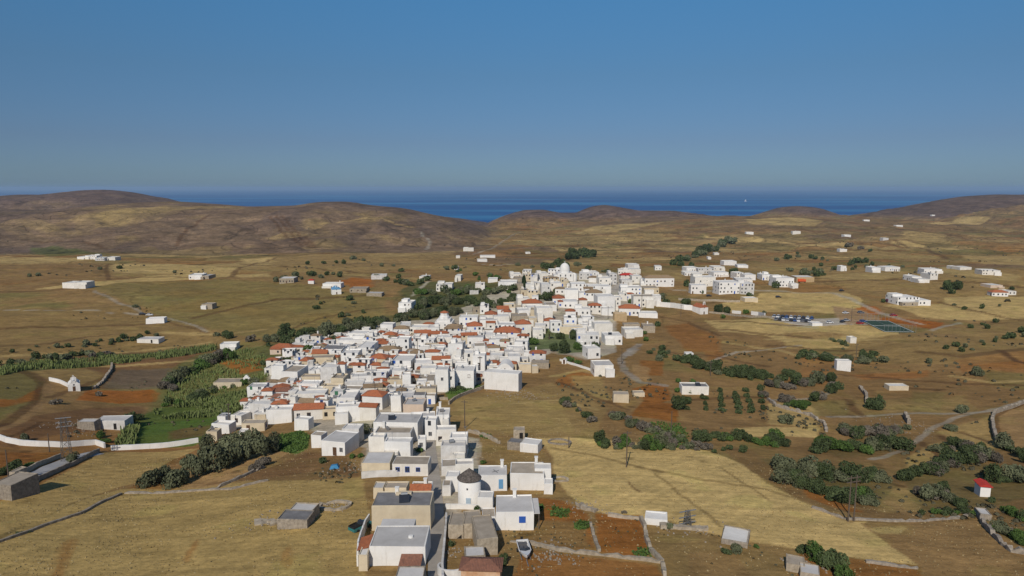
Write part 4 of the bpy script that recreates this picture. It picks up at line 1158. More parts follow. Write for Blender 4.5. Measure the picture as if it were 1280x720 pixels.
obj('broken_tiled_roof', b.mesh('broken_tiled_roof', [TILEO]), root, (w_/2-1.6, -.02, Hh-1.0))
# steps on the big cream house
root, (w_, dep, Hh, t) = fgroot('large cream house with su')
obj('light_well', MB().box(-1.6,1.2,-.5,.5,0,.7).mesh('light_well', [CREAM]), root, (0, dep-.9, Hh-.4))

# procedural infill: the houses packed behind and between the ones above
TOWNP = [(345,352),(345,352)]
TP = [(300,512),(335,485),(342,458),(385,432),(475,408),(560,402),(605,385),(632,362),(640,350),(700,343),(800,345),(800,362),(770,380),(765,410),(728,412),(722,425),(700,407),(660,418),(652,460),(605,476),(560,474),(548,490),(500,515),(470,505),(440,520),(330,528)]
foot = []
for o in list(COL.objects):
    if o.parent is None and o.get('category') in ('house', 'shed', 'ruin', 'barn'):
        wl = [c for c in o.children if c.name.startswith('wall')][0].data
        xs = [v.co.x for v in wl.vertices]; ysv = [v.co.y for v in wl.vertices]; zs_ = [v.co.z for v in wl.vertices]
        a = o.rotation_euler.z; ca, sa = math.cos(a), math.sin(a)
        cx, cy = (max(xs)+min(xs))/2, (max(ysv)+min(ysv))/2
        foot.append((o.location.x+cx*ca-cy*sa, o.location.y+cx*sa+cy*ca, (max(xs)-min(xs))/2, (max(ysv)-min(ysv))/2, o.location.z+max(zs_)))
HOUSECOUNT0 = len(HOUSES)
TPW = [G(*p) for p in TP]
cand = []
xs0, xs1 = min(p[0] for p in TPW), max(p[0] for p in TPW); ys0, ys1 = min(p[1] for p in TPW), max(p[1] for p in TPW)
gy = ys0
while gy < ys1:
    gx = xs0
    while gx < xs1:
        cand.append((gx+rnd.uniform(-2.5,2.5), gy+rnd.uniform(-2.5,2.5))); gx += 3.4
    gy += 3.4
GARDENS = [G(690,425), G(708,432), G(665,424), G(555,535)]
TPA = np.array(cand); ins = inpoly(TPA[:,0], TPA[:,1], TPW)
added = 0
for (x, y), k in zip(cand, ins):
    if not k or added > 300: continue
    if any(math.hypot(x-gx, y-gy) < 14 for gx, gy in GARDENS): continue
    hw, hd = rnd.uniform(1.3, 3.2), rnd.uniform(1.4, 3.4)
    if any(abs(x-f[0]) < hw+f[2]-.9 and abs(y-f[1]) < hd+f[3]-.9 for f in foot): continue
    z = Hs(x, y)
    h = rnd.choice((2.4, 3.0, 3.4, 3.8, 5.0)) 
    dx, dy, dz = x, y-hd, z+h-CAMZ; f_ = dy*CP-dz*SP; px = 640+FPX*dx/f_; py = 360-FPX*(dy*SP+dz*CP)/f_
    t = f_; pm_ = FPX/t
    typ = rnd.choices(['ww','wg','wt','ce','we','wb','ct','ow','vw'], [30,14,14,7,9,6,4,6,10])[0]
    house(px-hw*pm_, px+hw*pm_, py, 2*hd*pm_*(CAMZ-z-h)/math.hypot(x,y), h, typ, '')
    foot.append((x, y, hw, hd, z+h)); added += 1; HOUSES[-1]['fill'] = 1
print('infill', added)

# ---------------------------------------------------------------- landmarks
def windmill():
    x, y, t = hit(586, 633, 0); pm = FPX/t; r = 14.3/pm; hh = 31/pm/.9
    y += r
    root = thing('windmill', 'round white windmill tower with dark conical thatched roof beside the lane', 'windmill', (x, y, Hs(x,y)-.3), R(8))
    b = MB().lathe([(r*1.03,-1),(r*1.03,.3),(r*.99,hh),(r*.86,hh),(0,hh-.05)], 40); obj('tower', b.mesh('tower', [WHITE], True), root)
    THATCH = mat('dark_thatch', (.16,.135,.115), 1, .4, 3, bump=.8)
    b = MB().lathe([(0,hh),(r*1.07,hh-.02),(r*1.09,hh+.1),(r*.55,hh+1.1),(.1,hh+1.95),(0,hh+2.1)], 40); obj('roof', b.mesh('roof', [THATCH]), root)
    a = R(-100); obj('door', doormesh(mat('pale_blue_paint', (.42,.52,.60), .7)), root, (math.cos(a)*r*1.0, math.sin(a)*r*1.0, .4), a+math.pi/2, (.9, 2.5, 1.8))
    a = R(-105); obj('window', FW['d'], root, (math.cos(a)*r, math.sin(a)*r, hh-1.3), a+math.pi/2, (.28, 2.0, .32))
windmill()
def vaultb(b, x0, x1, y0, y1, z, rise, m=0, n=10, axis='y'):
    pts = [(x0+(x1-x0)*i/n, z+rise*math.sin(math.pi*i/n)) for i in range(n+1)]
    v = [(px, y0, pz) for px, pz in pts]+[(px, y1, pz) for px, pz in pts]; k = n+1
    f = [(i, i+1, k+i+1, k+i) for i in range(n)]+[tuple(range(k))[::-1], tuple(range(k, 2*k))]
    b.add(v, f, m)
def chapel(px, py, w_, d_, h, rot, lab, roof=None, bell=True, gable=None):
    x, y, t = hit(px, py)
    root = thing('chapel', lab, 'chapel', (x, y, Hs(x, y)-.4), R(rot)); rm = roof or WHITE
    b = MB().box(-w_/2, w_/2, 0, d_, -1, h); rs = w_*.32
    if gable: b.add([(-w_/2,0,h),(w_/2,0,h),(0,0,h+rs),(-w_/2,d_,h),(w_/2,d_,h),(0,d_,h+rs)], [(0,1,2),(4,3,5)])
    obj('wall', b.mesh('wall', [WHITE]), root)
    b = MB()
    if gable: hip(b, -w_/2+.1, w_/2-.1, .1, d_-.1, h+.05, rs, .15, 0, True, 'y')
    else: vaultb(b, -w_/2+.12, w_/2-.12, .1, d_-.1, h+.002, rs)
    obj('roof', b.mesh('roof', [rm]), root)
    if bell:
        b = MB(); hz_ = h+rs*.9
        b.box(-.85,-.45,.1,.5,hz_-rs*.5,hz_+1.2).box(.45,.85,.1,.5,hz_-rs*.5,hz_+1.2).box(-.95,.95,.08,.52,hz_+1.2,hz_+1.5).box(-.5,.5,.09,.51,hz_+1.5,hz_+1.8).box(-.06,.06,.24,.36,hz_+1.8,hz_+2.5).box(-.28,.28,.25,.35,hz_+2.15,hz_+2.28)
        b.box(-.44,.44,.12,.48,hz_-rs*.5,hz_+.1)
        obj('bell_gable', b.mesh('bell_gable', [WHITE]), root)
    obj('door', DR['n'], root, (0, 0, .5), 0, (.9, 1.3, 1.8)); obj('window', FW['d'], root, (0, 0, h-.2), 0, (.5, 1.2, .5))
    obj('apse', MB().lathe([(w_*.25,-.6),(w_*.25,h*.7),(w_*.15,h*.7+w_*.14),(0,h*.7+w_*.2)], 14, 0, (0, d_)).mesh('apse', [WHITE], True), root)
    return root
chapel(93, 489, 3.9, 5.6, 3.1, 32, 'lone white chapel with a bell gable on the left plain')
chapel(421, 368, 7, 9, 4.2, 20, 'white country chapel with a light blue roof beyond the left grove', LBLUE, True, True)
chapel(880, 393, 6.4, 8, 5.0, 24, 'white chapel with orange tiled gable roof at the edge of the straw field', TILE, True, True)
chapel(631, 470, 6.4, 8, 3.4, -4, 'small white vaulted chapel standing just above the long blank white house', None, False)
chapel(705, 455, 1.9, 2.4, 2.0, -14, 'tiny white roadside chapel on the low wall below the garden trees', None, False)
chapel(711, 361, 3.0, 4, 3.6, 0, 'small white shrine under the dark round tree below the domed church', None, False)
# belfry left of the town
x, y, t = hit(308.5, 481)
b = MB().box(-1.3,-.65,0,.6,0,2.3).box(.65,1.3,0,.6,0,2.3).box(-1.3,1.3,0,.6,2.3,2.7).box(-.8,.8,.01,.59,2.7,3.3).box(-.4,.4,.02,.58,3.3,3.7)
tag(obj('belfry', b.mesh('belfry', [WHITE]), None, (x, y, Hs(x,y)+.3), 0), 'small white open belfry arch at the left foot of the town', 'belfry')
# domed church
def domed():
    x, y, t = hit(707, 341.5, 6.4); pm = FPX/t
    root = thing('church', 'white domed church on top of the far end of the town', 'church', (x, y, Hs(x,y)-.4), R(4))
    w_ = 20/pm; h = 6.8
    obj('wall', MB().box(-w_/2, w_/2, 0, 14, -1, h).box(-w_/2-3, -w_/2, 1.5, 10, -1, h-1.6).mesh('wall', [WHITE]), root)
    r = 6.2/pm
    obj('drum', MB().lathe([(r,h-.3),(r,h+2.4),(r*1.04,h+2.4),(r*1.04,h+2.8),(r*.9,h+2.8)], 24, 0, (0, r+1)).mesh('drum', [WHITE], False), root)
    prof = [(r*math.cos(a), h+2.8+r*1.3*math.sin(a)) for a in [math.pi/2*i/10 for i in range(11)]]
    obj('dome', MB().lathe(prof, 28, 0, (0, r+1)).mesh('dome', [WHITE], True), root)
    z = h+2.8+r*1.3; obj('cross', MB().box(-.12,.12,r+.9,r+1.1,z-.1,z+1.3).box(-.45,.45,r+.92,r+1.08,z+.7,z+.9).mesh('cross', [WHITE]), root)
    obj('apse', MB().lathe([(2.6,-.5),(2.6,4.6),(2,6),(0,6.8)], 16, 0, (w_/2+1, 4)).mesh('apse', [WHITE], True), root)
    for q in (-.32, 0, .32): obj('window', FW['d'], root, (w_*q, 0, h-2), 0, (.9, 1.3, 1.6))
    obj('door', DR['n'], root, (0, 0, .4), 0, (1.6, 1.3, 2.6))
domed()
# stepped white church above the lower town
def stepped():
    x, y, t = hit(554, 404, 3.2); pm = FPX/t
    root = thing('church', 'stepped white church with a small red tiled octagon roof before the grove', 'church', (x, y, Hs(x,y)-.4), R(-3))
    w_ = 22/pm
    obj('wall', MB().box(-w_/2, w_/2, 0, 11, -1, 4.0).box(-w_*.36, w_*.38, .8, 9.5, 3.9, 5.6).mesh('wall', [WHITE]), root)
    r = 5.2/pm
    o = MB().lathe([(r*1.25,5.5),(r*1.25,6.6),(r,7.4),(r*.98,8.9),(0,8.9)], 8, 0, (0, 5)); obj('drum', o.mesh('drum', [WHITE]), root)
    obj('roof', MB().lathe([(0,8.9),(r*1.1,8.88),(r*1.12,9.02),(r*.3,9.9),(0,10.0)], 8, 0, (0, 5)).mesh('roof', [TILE]), root)
    for q in (-.3, .1, .3): obj('window', FW['d'], root, (w_*q, 0, 2.6), 0, (.7, 1.2, .9))
stepped()

# ---------------------------------------------------------------- lanes, walls, poles
def ribbon(name, P, wd, m, dz=.05, sub=6, label=None):
    W = [G(*p) for p in P]; pts = []
    for (a, b_), (c, d) in zip(W[:-1], W[1:]):
        n = max(2, int(math.hypot(c-a, d-b_)/1.2))
        pts += [(a+(c-a)*i/n, b_+(d-b_)*i/n) for i in range(n)]
    pts.append(W[-1]); A = np.array(pts)
    for _ in range(6): A[1:-1] = (A[:-2]+2*A[1:-1]+A[2:])/4
    T = np.gradient(A, axis=0); T /= np.linalg.norm(T, axis=1)[:, None]; Nn = np.stack([-T[:,1], T[:,0]], 1)
    v = []; K = 7
    for j in range(len(A)):
        for k in range(K):
            p = A[j]+Nn[j]*wd*(k/(K-1)-.5); v.append((p[0], p[1], Hs(*p)+dz))
    f = [(j*K+k, j*K+k+1, (j+1)*K+k+1, (j+1)*K+k) for j in range(len(A)-1) for k in range(K-1)]
    o = struct(obj(name, mesh(name, v, f, [m])))
    if label: o['label'] = label
    return o
def wall(name, P, h, th, m, lab, cat='wall', rag=.12, px=True, group=None):
    W = [G(*p) for p in P] if px else P; pts = []
    for (a, b_), (c, d) in zip(W[:-1], W[1:]):
        n = max(1, int(math.hypot(c-a, d-b_)/.8)); pts += [(a+(c-a)*i/n, b_+(d-b_)*i/n) for i in range(n)]
    pts.append(W[-1]); A = np.array(pts); T = np.gradient(A, axis=0); T /= (np.linalg.norm(T, axis=1)[:, None]+1e-9); Nn = np.stack([-T[:,1], T[:,0]], 1)
    o3 = np.array([A[0][0], A[0][1], Hs(*A[0])]); v = []
    rr = random.Random(len(lab))
    for j in range(len(A)):
        t_ = th*(1+rr.uniform(-rag, rag)); p, q = A[j]+Nn[j]*t_/2, A[j]-Nn[j]*t_/2
        z = Hs(*A[j])+h*(1+rr.uniform(-rag, rag)*.9)*(rr.uniform(.1,.6) if rag >= .15 and rr.random() < .16 else 1); zb = min(Hs(*p), Hs(*q))-.5
        v += [(p[0],p[1],zb),(p[0],p[1],z),(q[0],q[1],z),(q[0],q[1],zb)]
    v = [(a-o3[0], b_-o3[1], c-o3[2]) for a, b_, c in v]; f = []
    for j in range(len(A)-1):
        for k in range(3): f.append((j*4+k, (j+1)*4+k, (j+1)*4+k+1, j*4+k+1))
    f += [(0,1,2,3), tuple(len(v)-4+k for k in (3,2,1,0))]
    return tag(obj(name, mesh(name, v, f, [m]), None, tuple(o3)), lab, cat, group)
ribbon('lane', [(547,760),(546,720),(546,680),(546,645),(544,610),(541,585),(538,560),(537,545),(540,530)], 2.7, ASPH, .05, label='narrow grey lane running up between the nearest houses')
ribbon('farm_road', [(14,612),(40,596),(70,583),(100,571),(122,566)], 4.4, mat('pale_road_concrete', (.40,.39,.385), .95, .1, .5, coord='World'), .06, label='pale concrete farm road at the left edge')
WALLS = [
 ('white_wall', [(-10,545),(8,553),(25,556.5),(50,558),(80,559),(105,557),(120,556),(131,560)], 1.5, .45, WHITE, 'long curved white wall along the farm road on the left', .03),
 ('white_wall', [(139,563),(165,562),(200,560),(225,557),(248,553)], 1.4, .45, WHITE, 'white wall between the left straw field and the green plot', .03),
 ('road_wall', [(22,596),(45,584),(76,572)], 1.1, .4, LSTONE, 'low grey wall on the far side of the concrete farm road', .05),
 ('road_wall', [(18,620),(45,602),(80,586),(108,573),(124,565)], 1.0, .45, STONE, 'dark stone wall on the near side of the concrete farm road', .12),
 ('stone_wall', [(-20,685),(20,671),(60,656),(100,643),(128,628),(152,618)], .45, .5, STONE, 'dark dry stone wall crossing the lower left straw fields', .12),
 ('stone_wall', [(156,617),(200,617),(245,614),(290,612),(335,601)], .4, .5, STONE, 'low stone wall under the olive bushes on the lower left', .25),
 ('stone_wall', [(268,612),(300,598),(330,585)], .6, .5, STONE, 'short stone wall bordering the furrowed tan strip', .25),
 ('yard_wall', [(452,598),(487,596),(515,594),(536,592)], 1.5, .3, WHITE3, 'whitewashed yard wall in front of the cream grey roofed house', .05),
 ('yard_wall', [(557,636),(575,636),(597,637)], 1.0, .35, WHITE, 'low white yard wall in front of the windmill', .04),
 ('lane_wall', [(554,735),(553,712),(555,690),(557,668),(558,648)], 1.2, .35, WHITE3, 'whitewashed wall on the right side of the lane near the camera', .08),
 ('yard_wall', [(447,708),(448,690),(457,662),(462,655)], 1.9, .25, WHITE, 'thin white carport wall left of the wide pale roof', .05),
 ('stone_wall', [(638,677),(665,681),(700,689),(745,694),(800,700),(828,704)], .6, .5, LSTONE, 'pale stone wall below the red soil plots', .2),
 ('stone_wall', [(800,648),(806,660),(808,676),(814,690),(828,704)], .8, .6, LSTONE, 'pale stone wall on the right side of the red soil plots', .25),
 ('stone_wall', [(760,645),(780,648),(803,650)], .6, .5, LSTONE, 'pale stone wall on the far side of the red soil plots', .25),
 ('stone_wall', [(738,655),(742,670),(749,690)], .5, .5, LSTONE, 'thin stone wall dividing the two red soil plots', .3),
 ('stone_wall', [(828,706),(832,725),(838,745)], .7, .6, LSTONE, 'short pale stone wall running to the bottom edge', .25),
 ('stone_wall', [(1082,703),(1110,707),(1147,711)], .45, .5, STONE, 'grey stone wall at the lower right below the straw tip', .2),
 ('stone_wall', [(1015,635),(1060,650),(1110,652),(1165,651),(1200,648),(1224,640)], .45, .5, STONE, 'stone wall between the brown field and the right hand bushes', .25),
 ('stone_wall', [(1225,642),(1229,656),(1240,668),(1254,682),(1265,690),(1290,694)], .9, .7, STONE, 'dark stone wall curving below the small grey roofed shelter', .3),
 ('stone_wall', [(1246,552),(1242,540),(1240,526),(1243,517),(1258,512),(1290,500)], 1.3, .8, STONE, 'dark high stone wall at the right edge of the slope', .2),
 ('stone_wall', [(606,485),(592,490),(578,495),(568,500),(561,506)], 1.1, .5, LSTONE, 'pale stone wall around the green plot below the long blank house', .1),
 ('stone_wall', [(535,497),(548,500),(560,500)], .9, .5, LSTONE, 'low tan wall at the lower edge of the town beside the bare field', .15),
 ('stone_wall', [(584,540),(600,544),(613,549),(624,555)], 1.0, .6, LSTONE, 'pale crumbling wall in the field right of the lane houses', .2),
 ('white_wall', [(700,451),(715,456),(728,460),(740,464)], .9, .35, WHITE, 'thin white wall leading down to the lowest house on the slope', .05),
 ('white_wall', [(822,383),(838,384.5),(855,387),(871,389)], 3.4, .5, WHITE, 'tall white churchyard wall left of the tiled chapel', .03),
 ('white_wall', [(915,391.5),(926,392.5)], 2.0, .5, WHITE, 'short white wall right of the chapel trees', .03),
 ('white_wall', [(939,393.5),(948,394.5),(956,396)], 2.4, .5, WHITE, 'white wall just left of the car park', .03),
 ('white_wall', [(886,391),(905,393),(939,397),(975,401)], 1.2, .5, LSTONE, 'long low pale wall along the road to the car park', .1),
 ('white_wall', [(62,476),(75,479),(86,484)], 1.5, .45, WHITE, 'slanting white wall running up to the lone chapel', .03),
 ('stone_wall', [(848,375),(880,377),(925,378)], 1.6, .5, LSTONE, 'pale wall in front of the large apartment blocks', .05),
 ('stone_wall', [(825,660),(850,661),(885,663)], .7, 1.0, LSTONE, 'broken stone foundation left of the sheet roofed shed', .3),
 ('stone_wall', [(720,630),(728,636),(745,640)], .7, .9, LSTONE, 'heap of rubble walls beside the straw field track', .6),
 ('stone_wall', [(960,500),(970,508),(1013,520),(1030,530),(1033,540)], 1.0, .8, STONE, 'dark stone terrace wall left of the bare tan field', .3),
 ('stone_wall', [(1075,485),(1083,495),(1083,505)], 1.3, .9, STONE, 'short dark stone wall above the thicket on the right slope', .3),
 ('stone_wall', [(1130,520),(1136,530)], 1.8, .9, STONE, 'dark ruined stone corner beside the upper thicket', .3),
 ('stone_wall', [(140,455),(139,464),(128,478),(118,486)], 1.1, .8, STONE, 'dark stone wall down the middle of the left plain', .25),
 ('stone_wall', [(318,655),(335,652),(345,656)], .5, 1.6, LSTONE, 'pale rubble heap left of the ruined field shed', .6),
]
for nm, P, h, th, m, lab, rag in WALLS: wall(nm, P, h, th, m, lab, rag=rag)
# threshing circle of stones in the left field, curved white cistern at the bottom
def circle_wall(px, py, rx, ry, h, th, m, lab, nm):
    x, y, t = hit(px, py)
    P = [(x+rx*math.cos(a), y+ry*math.sin(a)) for a in np.linspace(0, 6.2832, 20)]
    wall(nm, P, h, th, m, lab, rag=.35, px=False)
circle_wall(418, 633, 3.0, 2.2, .5, .6, LSTONE, 'oval ring of stones right of the pale roofed field shed', 'stone_ring')
circle_wall(699, 600, 1.8, 1.5, .35, .5, LSTONE, 'small grey ring of stones right of the white end block', 'stone_ring')
circle_wall(699, 553, 2.8, 2.2, .4, .6, STONE, 'dark ring of stones with a white post in the straw field', 'stone_ring')
x, y, t = hit(567, 716)
P = [(x+2.3*math.cos(a), y+1.7*math.sin(a)) for a in np.linspace(R(150), R(330), 14)]
wall('cistern_wall', P, 1.3, .3, WHITE3, 'curved white cistern wall at the lane beside the rusty tiled building', px=False, rag=.02)

def pole(px, py, h, lab, arms=1, lean=0, double=False, r=.13):
    x, y, t = hit(px, py); root = thing('utility_pole', lab, 'utility pole', (x, y, Hs(x,y)-.3), R(rnd.uniform(-25,25)))
    r = max(r, t*.00022)
    obj('post', MB().tube((0,0,-.3),(lean,0,h+.3), r*1.2, r*.8).mesh('post', [WOOD]), root)
    if double: obj('post', MB().tube((1.3,0,-.3),(1.3,0,h+.3), r*1.2, r*.8).mesh('post', [WOOD]), root)
    for k in range(arms): obj('crossarm', MB().box(-.9,.9+(1.3 if double else 0),-.07,.07,h-.25-.8*k,h-.1-.8*k).mesh('crossarm', [WOOD]), root, (lean,0,0))
for a in [(581,535,8,'wooden utility pole in the bare field right of the lane houses'),(783,584,8.6,'wooden utility pole standing in the big straw field'),
          (469.5,510,8,'utility pole in front of the large hipped orange roof',1),(503,517,8,'utility pole on the left of the pinkish house'),
          (579,456,11,'tall utility pole beside the red windowed tower house'),(522,447,9,'utility pole above the flat orange scaffold roof'),
          (777,455,7,'whitish pole right of the lowest hillside house',0),(418,490,7,'utility pole among the lower left town houses'),
          (760,399,8,'utility pole left of the red hipped end house'),(802,384,10,'utility pole before the red tiled end house'),
          (851,396,8,'utility pole below the churchyard wall'),(287,535,8,'utility pole by the lowest white houses at the left tip'),
          (600,470,8,'utility pole below the white vaulted tower block'),(11,600,7,'street lamp pole by the farm road at the left edge',0),
          (839,540,6,'short pole among the bushes below the red plots',0),(711,560,3,'short post beside the dark stone ring',0),(62,565,5,'short post by the curved white wall',0),
          (1070,448,7,'utility pole left of the crenellated ruin'),(1064,402,9,'floodlight pole between car park and pitch',0),(888,470,6,'utility pole by the bushes right of town')]:
    pole(*a)
pole(1060, 652, 9, 'double utility pole at the tip of the big straw field', 2, 0, True)
def pylon(px, py, h, wd, lab):
    x, y, t = hit(px, py); PYL = mat('rusty_dark_steel', (.12,.11,.10), .8); root = thing('lattice_pylon', lab, 'pylon', (x, y, Hs(x,y)-.3), R(20)); r = .06
    for sx in (-1, 1):
        for sy in (-1, 1): obj('leg', MB().tube((sx*wd/2,sy*wd/2,-.3),(sx*wd*.22,sy*wd*.22,h), r, r, 5).mesh('leg', [PYL]), root)
    b = MB(); n = 6
    for k in range(n):
        z0, z1 = h*k/n, h*(k+1)/n; w0, w1 = wd*(.5-.28*k/n), wd*(.5-.28*(k+1)/n)
        for s in (-1, 1):
            b.tube((-w0,s*w0,z0),(w1,s*w1,z1), r*.6, None, 4).tube((w0,s*w0,z0),(-w1,s*w1,z1), r*.6, None, 4).tube((s*w0,-w0,z0),(s*w1,w1,z1), r*.6, None, 4).tube((s*w0,w0,z0),(s*w1,-w1,z1), r*.6, None, 4)
    obj('lattice', b.mesh('lattice', [PYL]), root)
    b = MB()
    for k in range(3): b.box(-1.7,1.7,-.08,.08,h-.2-1.1*k,h-.05-1.1*k)
    obj('crossarm', b.mesh('crossarm', [MET]), root)
pylon(84, 576, 11.5, 2.2, 'grey lattice pylon beside the ruined farm on the left')
pylon(859, 657, 3.2, 1.2, 'small lattice frame by the broken stone foundation')

# ---------------------------------------------------------------- vehicles
PAINT = {k: mat('car_paint_'+k, c, .3, .03, 1, spec=.5) for k, c in (('white',(.72,.72,.72)),('silver',(.42,.43,.45)),('black',(.03,.03,.035)),('blue',(.04,.09,.25)),('red',(.42,.03,.03)),('teal',(.03,.17,.17)),('grey',(.15,.155,.17)),('orange',(.65,.12,.04)))}
RUB = mat('tyre_rubber', (.025,.025,.025), .9)
def carbody():
    prof = [(-2.1,.35),(-2.1,.78),(-1.9,.92),(-1.0,.95),(1.25,.92),(2.0,.78),(2.1,.6),(2.1,.35)]
    b = MB(); v = [(x, s*.85, z) for s in (-1, 1) for x, z in prof]; n = len(prof)
    b.add(v, [tuple(range(n)), tuple(range(n, 2*n))[::-1]]+[(i, i+n, (i+1) % n+n, (i+1) % n) for i in range(n)]); return b
def cabin(b, m, z1=1.45, s=.0):
    lo = [(-1.75,-.8,.93),(1.0,-.8,.93),(1.0,.8,.93),(-1.75,.8,.93)]; hi = [(-1.35,-.62,z1),(.35,-.62,z1),(.35,.62,z1),(-1.35,.62,z1)]
    b.add(lo+hi, [(4,5,6,7),(0,1,5,4),(1,2,6,5),(2,3,7,6),(3,0,4,7)], m); return b
BODY = {k: carbody().mesh('body', [m]) for k, m in PAINT.items()}
ROOFC = {k: MB().box(-1.33,.33,-.6,.6,1.45,1.49).mesh('roof_panel', [m]) for k, m in PAINT.items()}
GLASS = cabin(MB(), 0).mesh('windows', [DARK])
WHEEL = MB().tube((0,-.1,0),(0,.1,0),.32,n=12).mesh('wheel', [RUB])
def car(px, py, rot, col, lab, name='parked_car', group='cars parked around the village', sc=1.0):
    x, y, t = hit(px, py); root = thing(name, lab, 'car', (x, y, Hs(x,y)+.03), R(rot), group); root.scale = (sc,)*3
    obj('body', BODY[col], root); obj('windows', GLASS, root); obj('roof_panel', ROOFC[col], root)
    for wx in (-1.3, 1.3):
        for wy in (-.8, .8): obj('wheel', WHEEL, root, (wx, wy, .32))
cols = ['silver','white','black','blue','white','grey','silver','black','white','blue','grey','black','white','silver','black','blue','white','grey','black','silver','white','black']
ords = ['first','second','third','fourth','fifth','sixth','seventh','eighth','ninth','tenth','eleventh']
rowf = [(968+i*5.2, 396.5+i*.25) for i in range(10)]; rown = [(970+i*4.6, 400.2+i*.28) for i in range(10)]
for i, (x, y) in enumerate(rowf): car(x, y, 60+rnd.uniform(-8,8), cols[i], '%s car parked in the back row of the car park, %s from the left' % (cols[i], ords[i]), sc=1.15)
for i, (x, y) in enumerate(rown): car(x, y, 70+rnd.uniform(-8,8), cols[i+10], '%s car parked in the front row of the car park, %s from the left' % (cols[i+10], ords[i]), sc=1.15)
for px, py, ro, c, lab in [(1037,404,10,'white','white van like car right of the parked rows'),(1053,403,40,'black','black car parked left of the floodlight pole'),(1058,401.5,20,'silver','silver car parked behind the black one near the floodlight pole'),(1075,405,10,'red','red car parked left of the sports pitch'),(1079,402.5,0,'blue','blue car parked just left of the sports pitch'),
    (1057,392,20,'white','white car alone on the orange dirt lot'),(1076,391.5,0,'grey','grey car alone on the orange dirt lot'),(1117,395,0,'red','red car on the red earth behind the sports pitch'),
    (886,370.5,0,'black','black car in front of the large apartment blocks'),(178,393.5,5,'black','black car parked on the track on the left plain'),(187,394.5,5,'white','white car beside the black one on the left track'),(973,372,0,'black','black car on the road before the tall white block'),(1052,364,20,'black','black car on the road at the road fork'),
    (785,354,0,'blue','blue car parked on the town square'),(779,359,50,'black','black car at the lower edge of the town square'),(793,352,0,'grey','grey car under the tree on the town square'),(559,568,80,'black','dark car behind the roadside house right of the lane')]:
    car(px, py, ro, c, lab)
# teal pickup by the wide roofed house
x, y, t = hit(451, 661); root = thing('pickup_truck', 'teal pickup truck parked beside the wide pale roofed house', 'pickup truck', (x, y, Hs(x,y)+.03), R(52))
obj('body', BODY['teal'], root); b = MB(); b.add([(-.2,-.78,.93),(1.0,-.78,.93),(1.0,.78,.93),(-.2,.78,.93),(-.1,-.62,1.5),(.4,-.62,1.5),(.4,.62,1.5),(-.1,.62,1.5)], [(4,5,6,7),(0,1,5,4),(1,2,6,5),(2,3,7,6),(3,0,4,7)]); obj('cab_windows', b.mesh('cab_windows', [DARK]), root)
obj('cargo_bed', MB().box(-2.05,-.25,-.8,-.72,.9,1.2).box(-2.05,-.25,.72,.8,.9,1.2).box(-2.08,-2.0,-.8,.8,.9,1.2).box(-2,-.25,-.72,.72,.93,.96).mesh('cargo_bed', [BLACK]), root)
for wx in (-1.3, 1.3):
    for wy in (-.8, .8): obj('wheel', WHEEL, root, (wx, wy, .32))
# orange lorry by the far road
x, y, t = hit(1002, 353); root = thing('lorry', 'orange lorry parked beside the ochre wall house on the far road', 'lorry', (x, y, Hs(x,y)), R(5)); root.scale = (1.3,)*3
obj('cargo_box', MB().box(-3,1,-1.1,1.1,.8,2.6).mesh('cargo_box', [PAINT['orange']]), root); obj('cab', MB().box(1.1,2.6,-1,1,.6,2.3).mesh('cab', [PAINT['orange']]), root)
for wx in (-2, 1.9):
    for wy in (-.95, .95): obj('wheel', WHEEL, root, (wx, wy, .4), 0, (1.4,1.4,1.4))
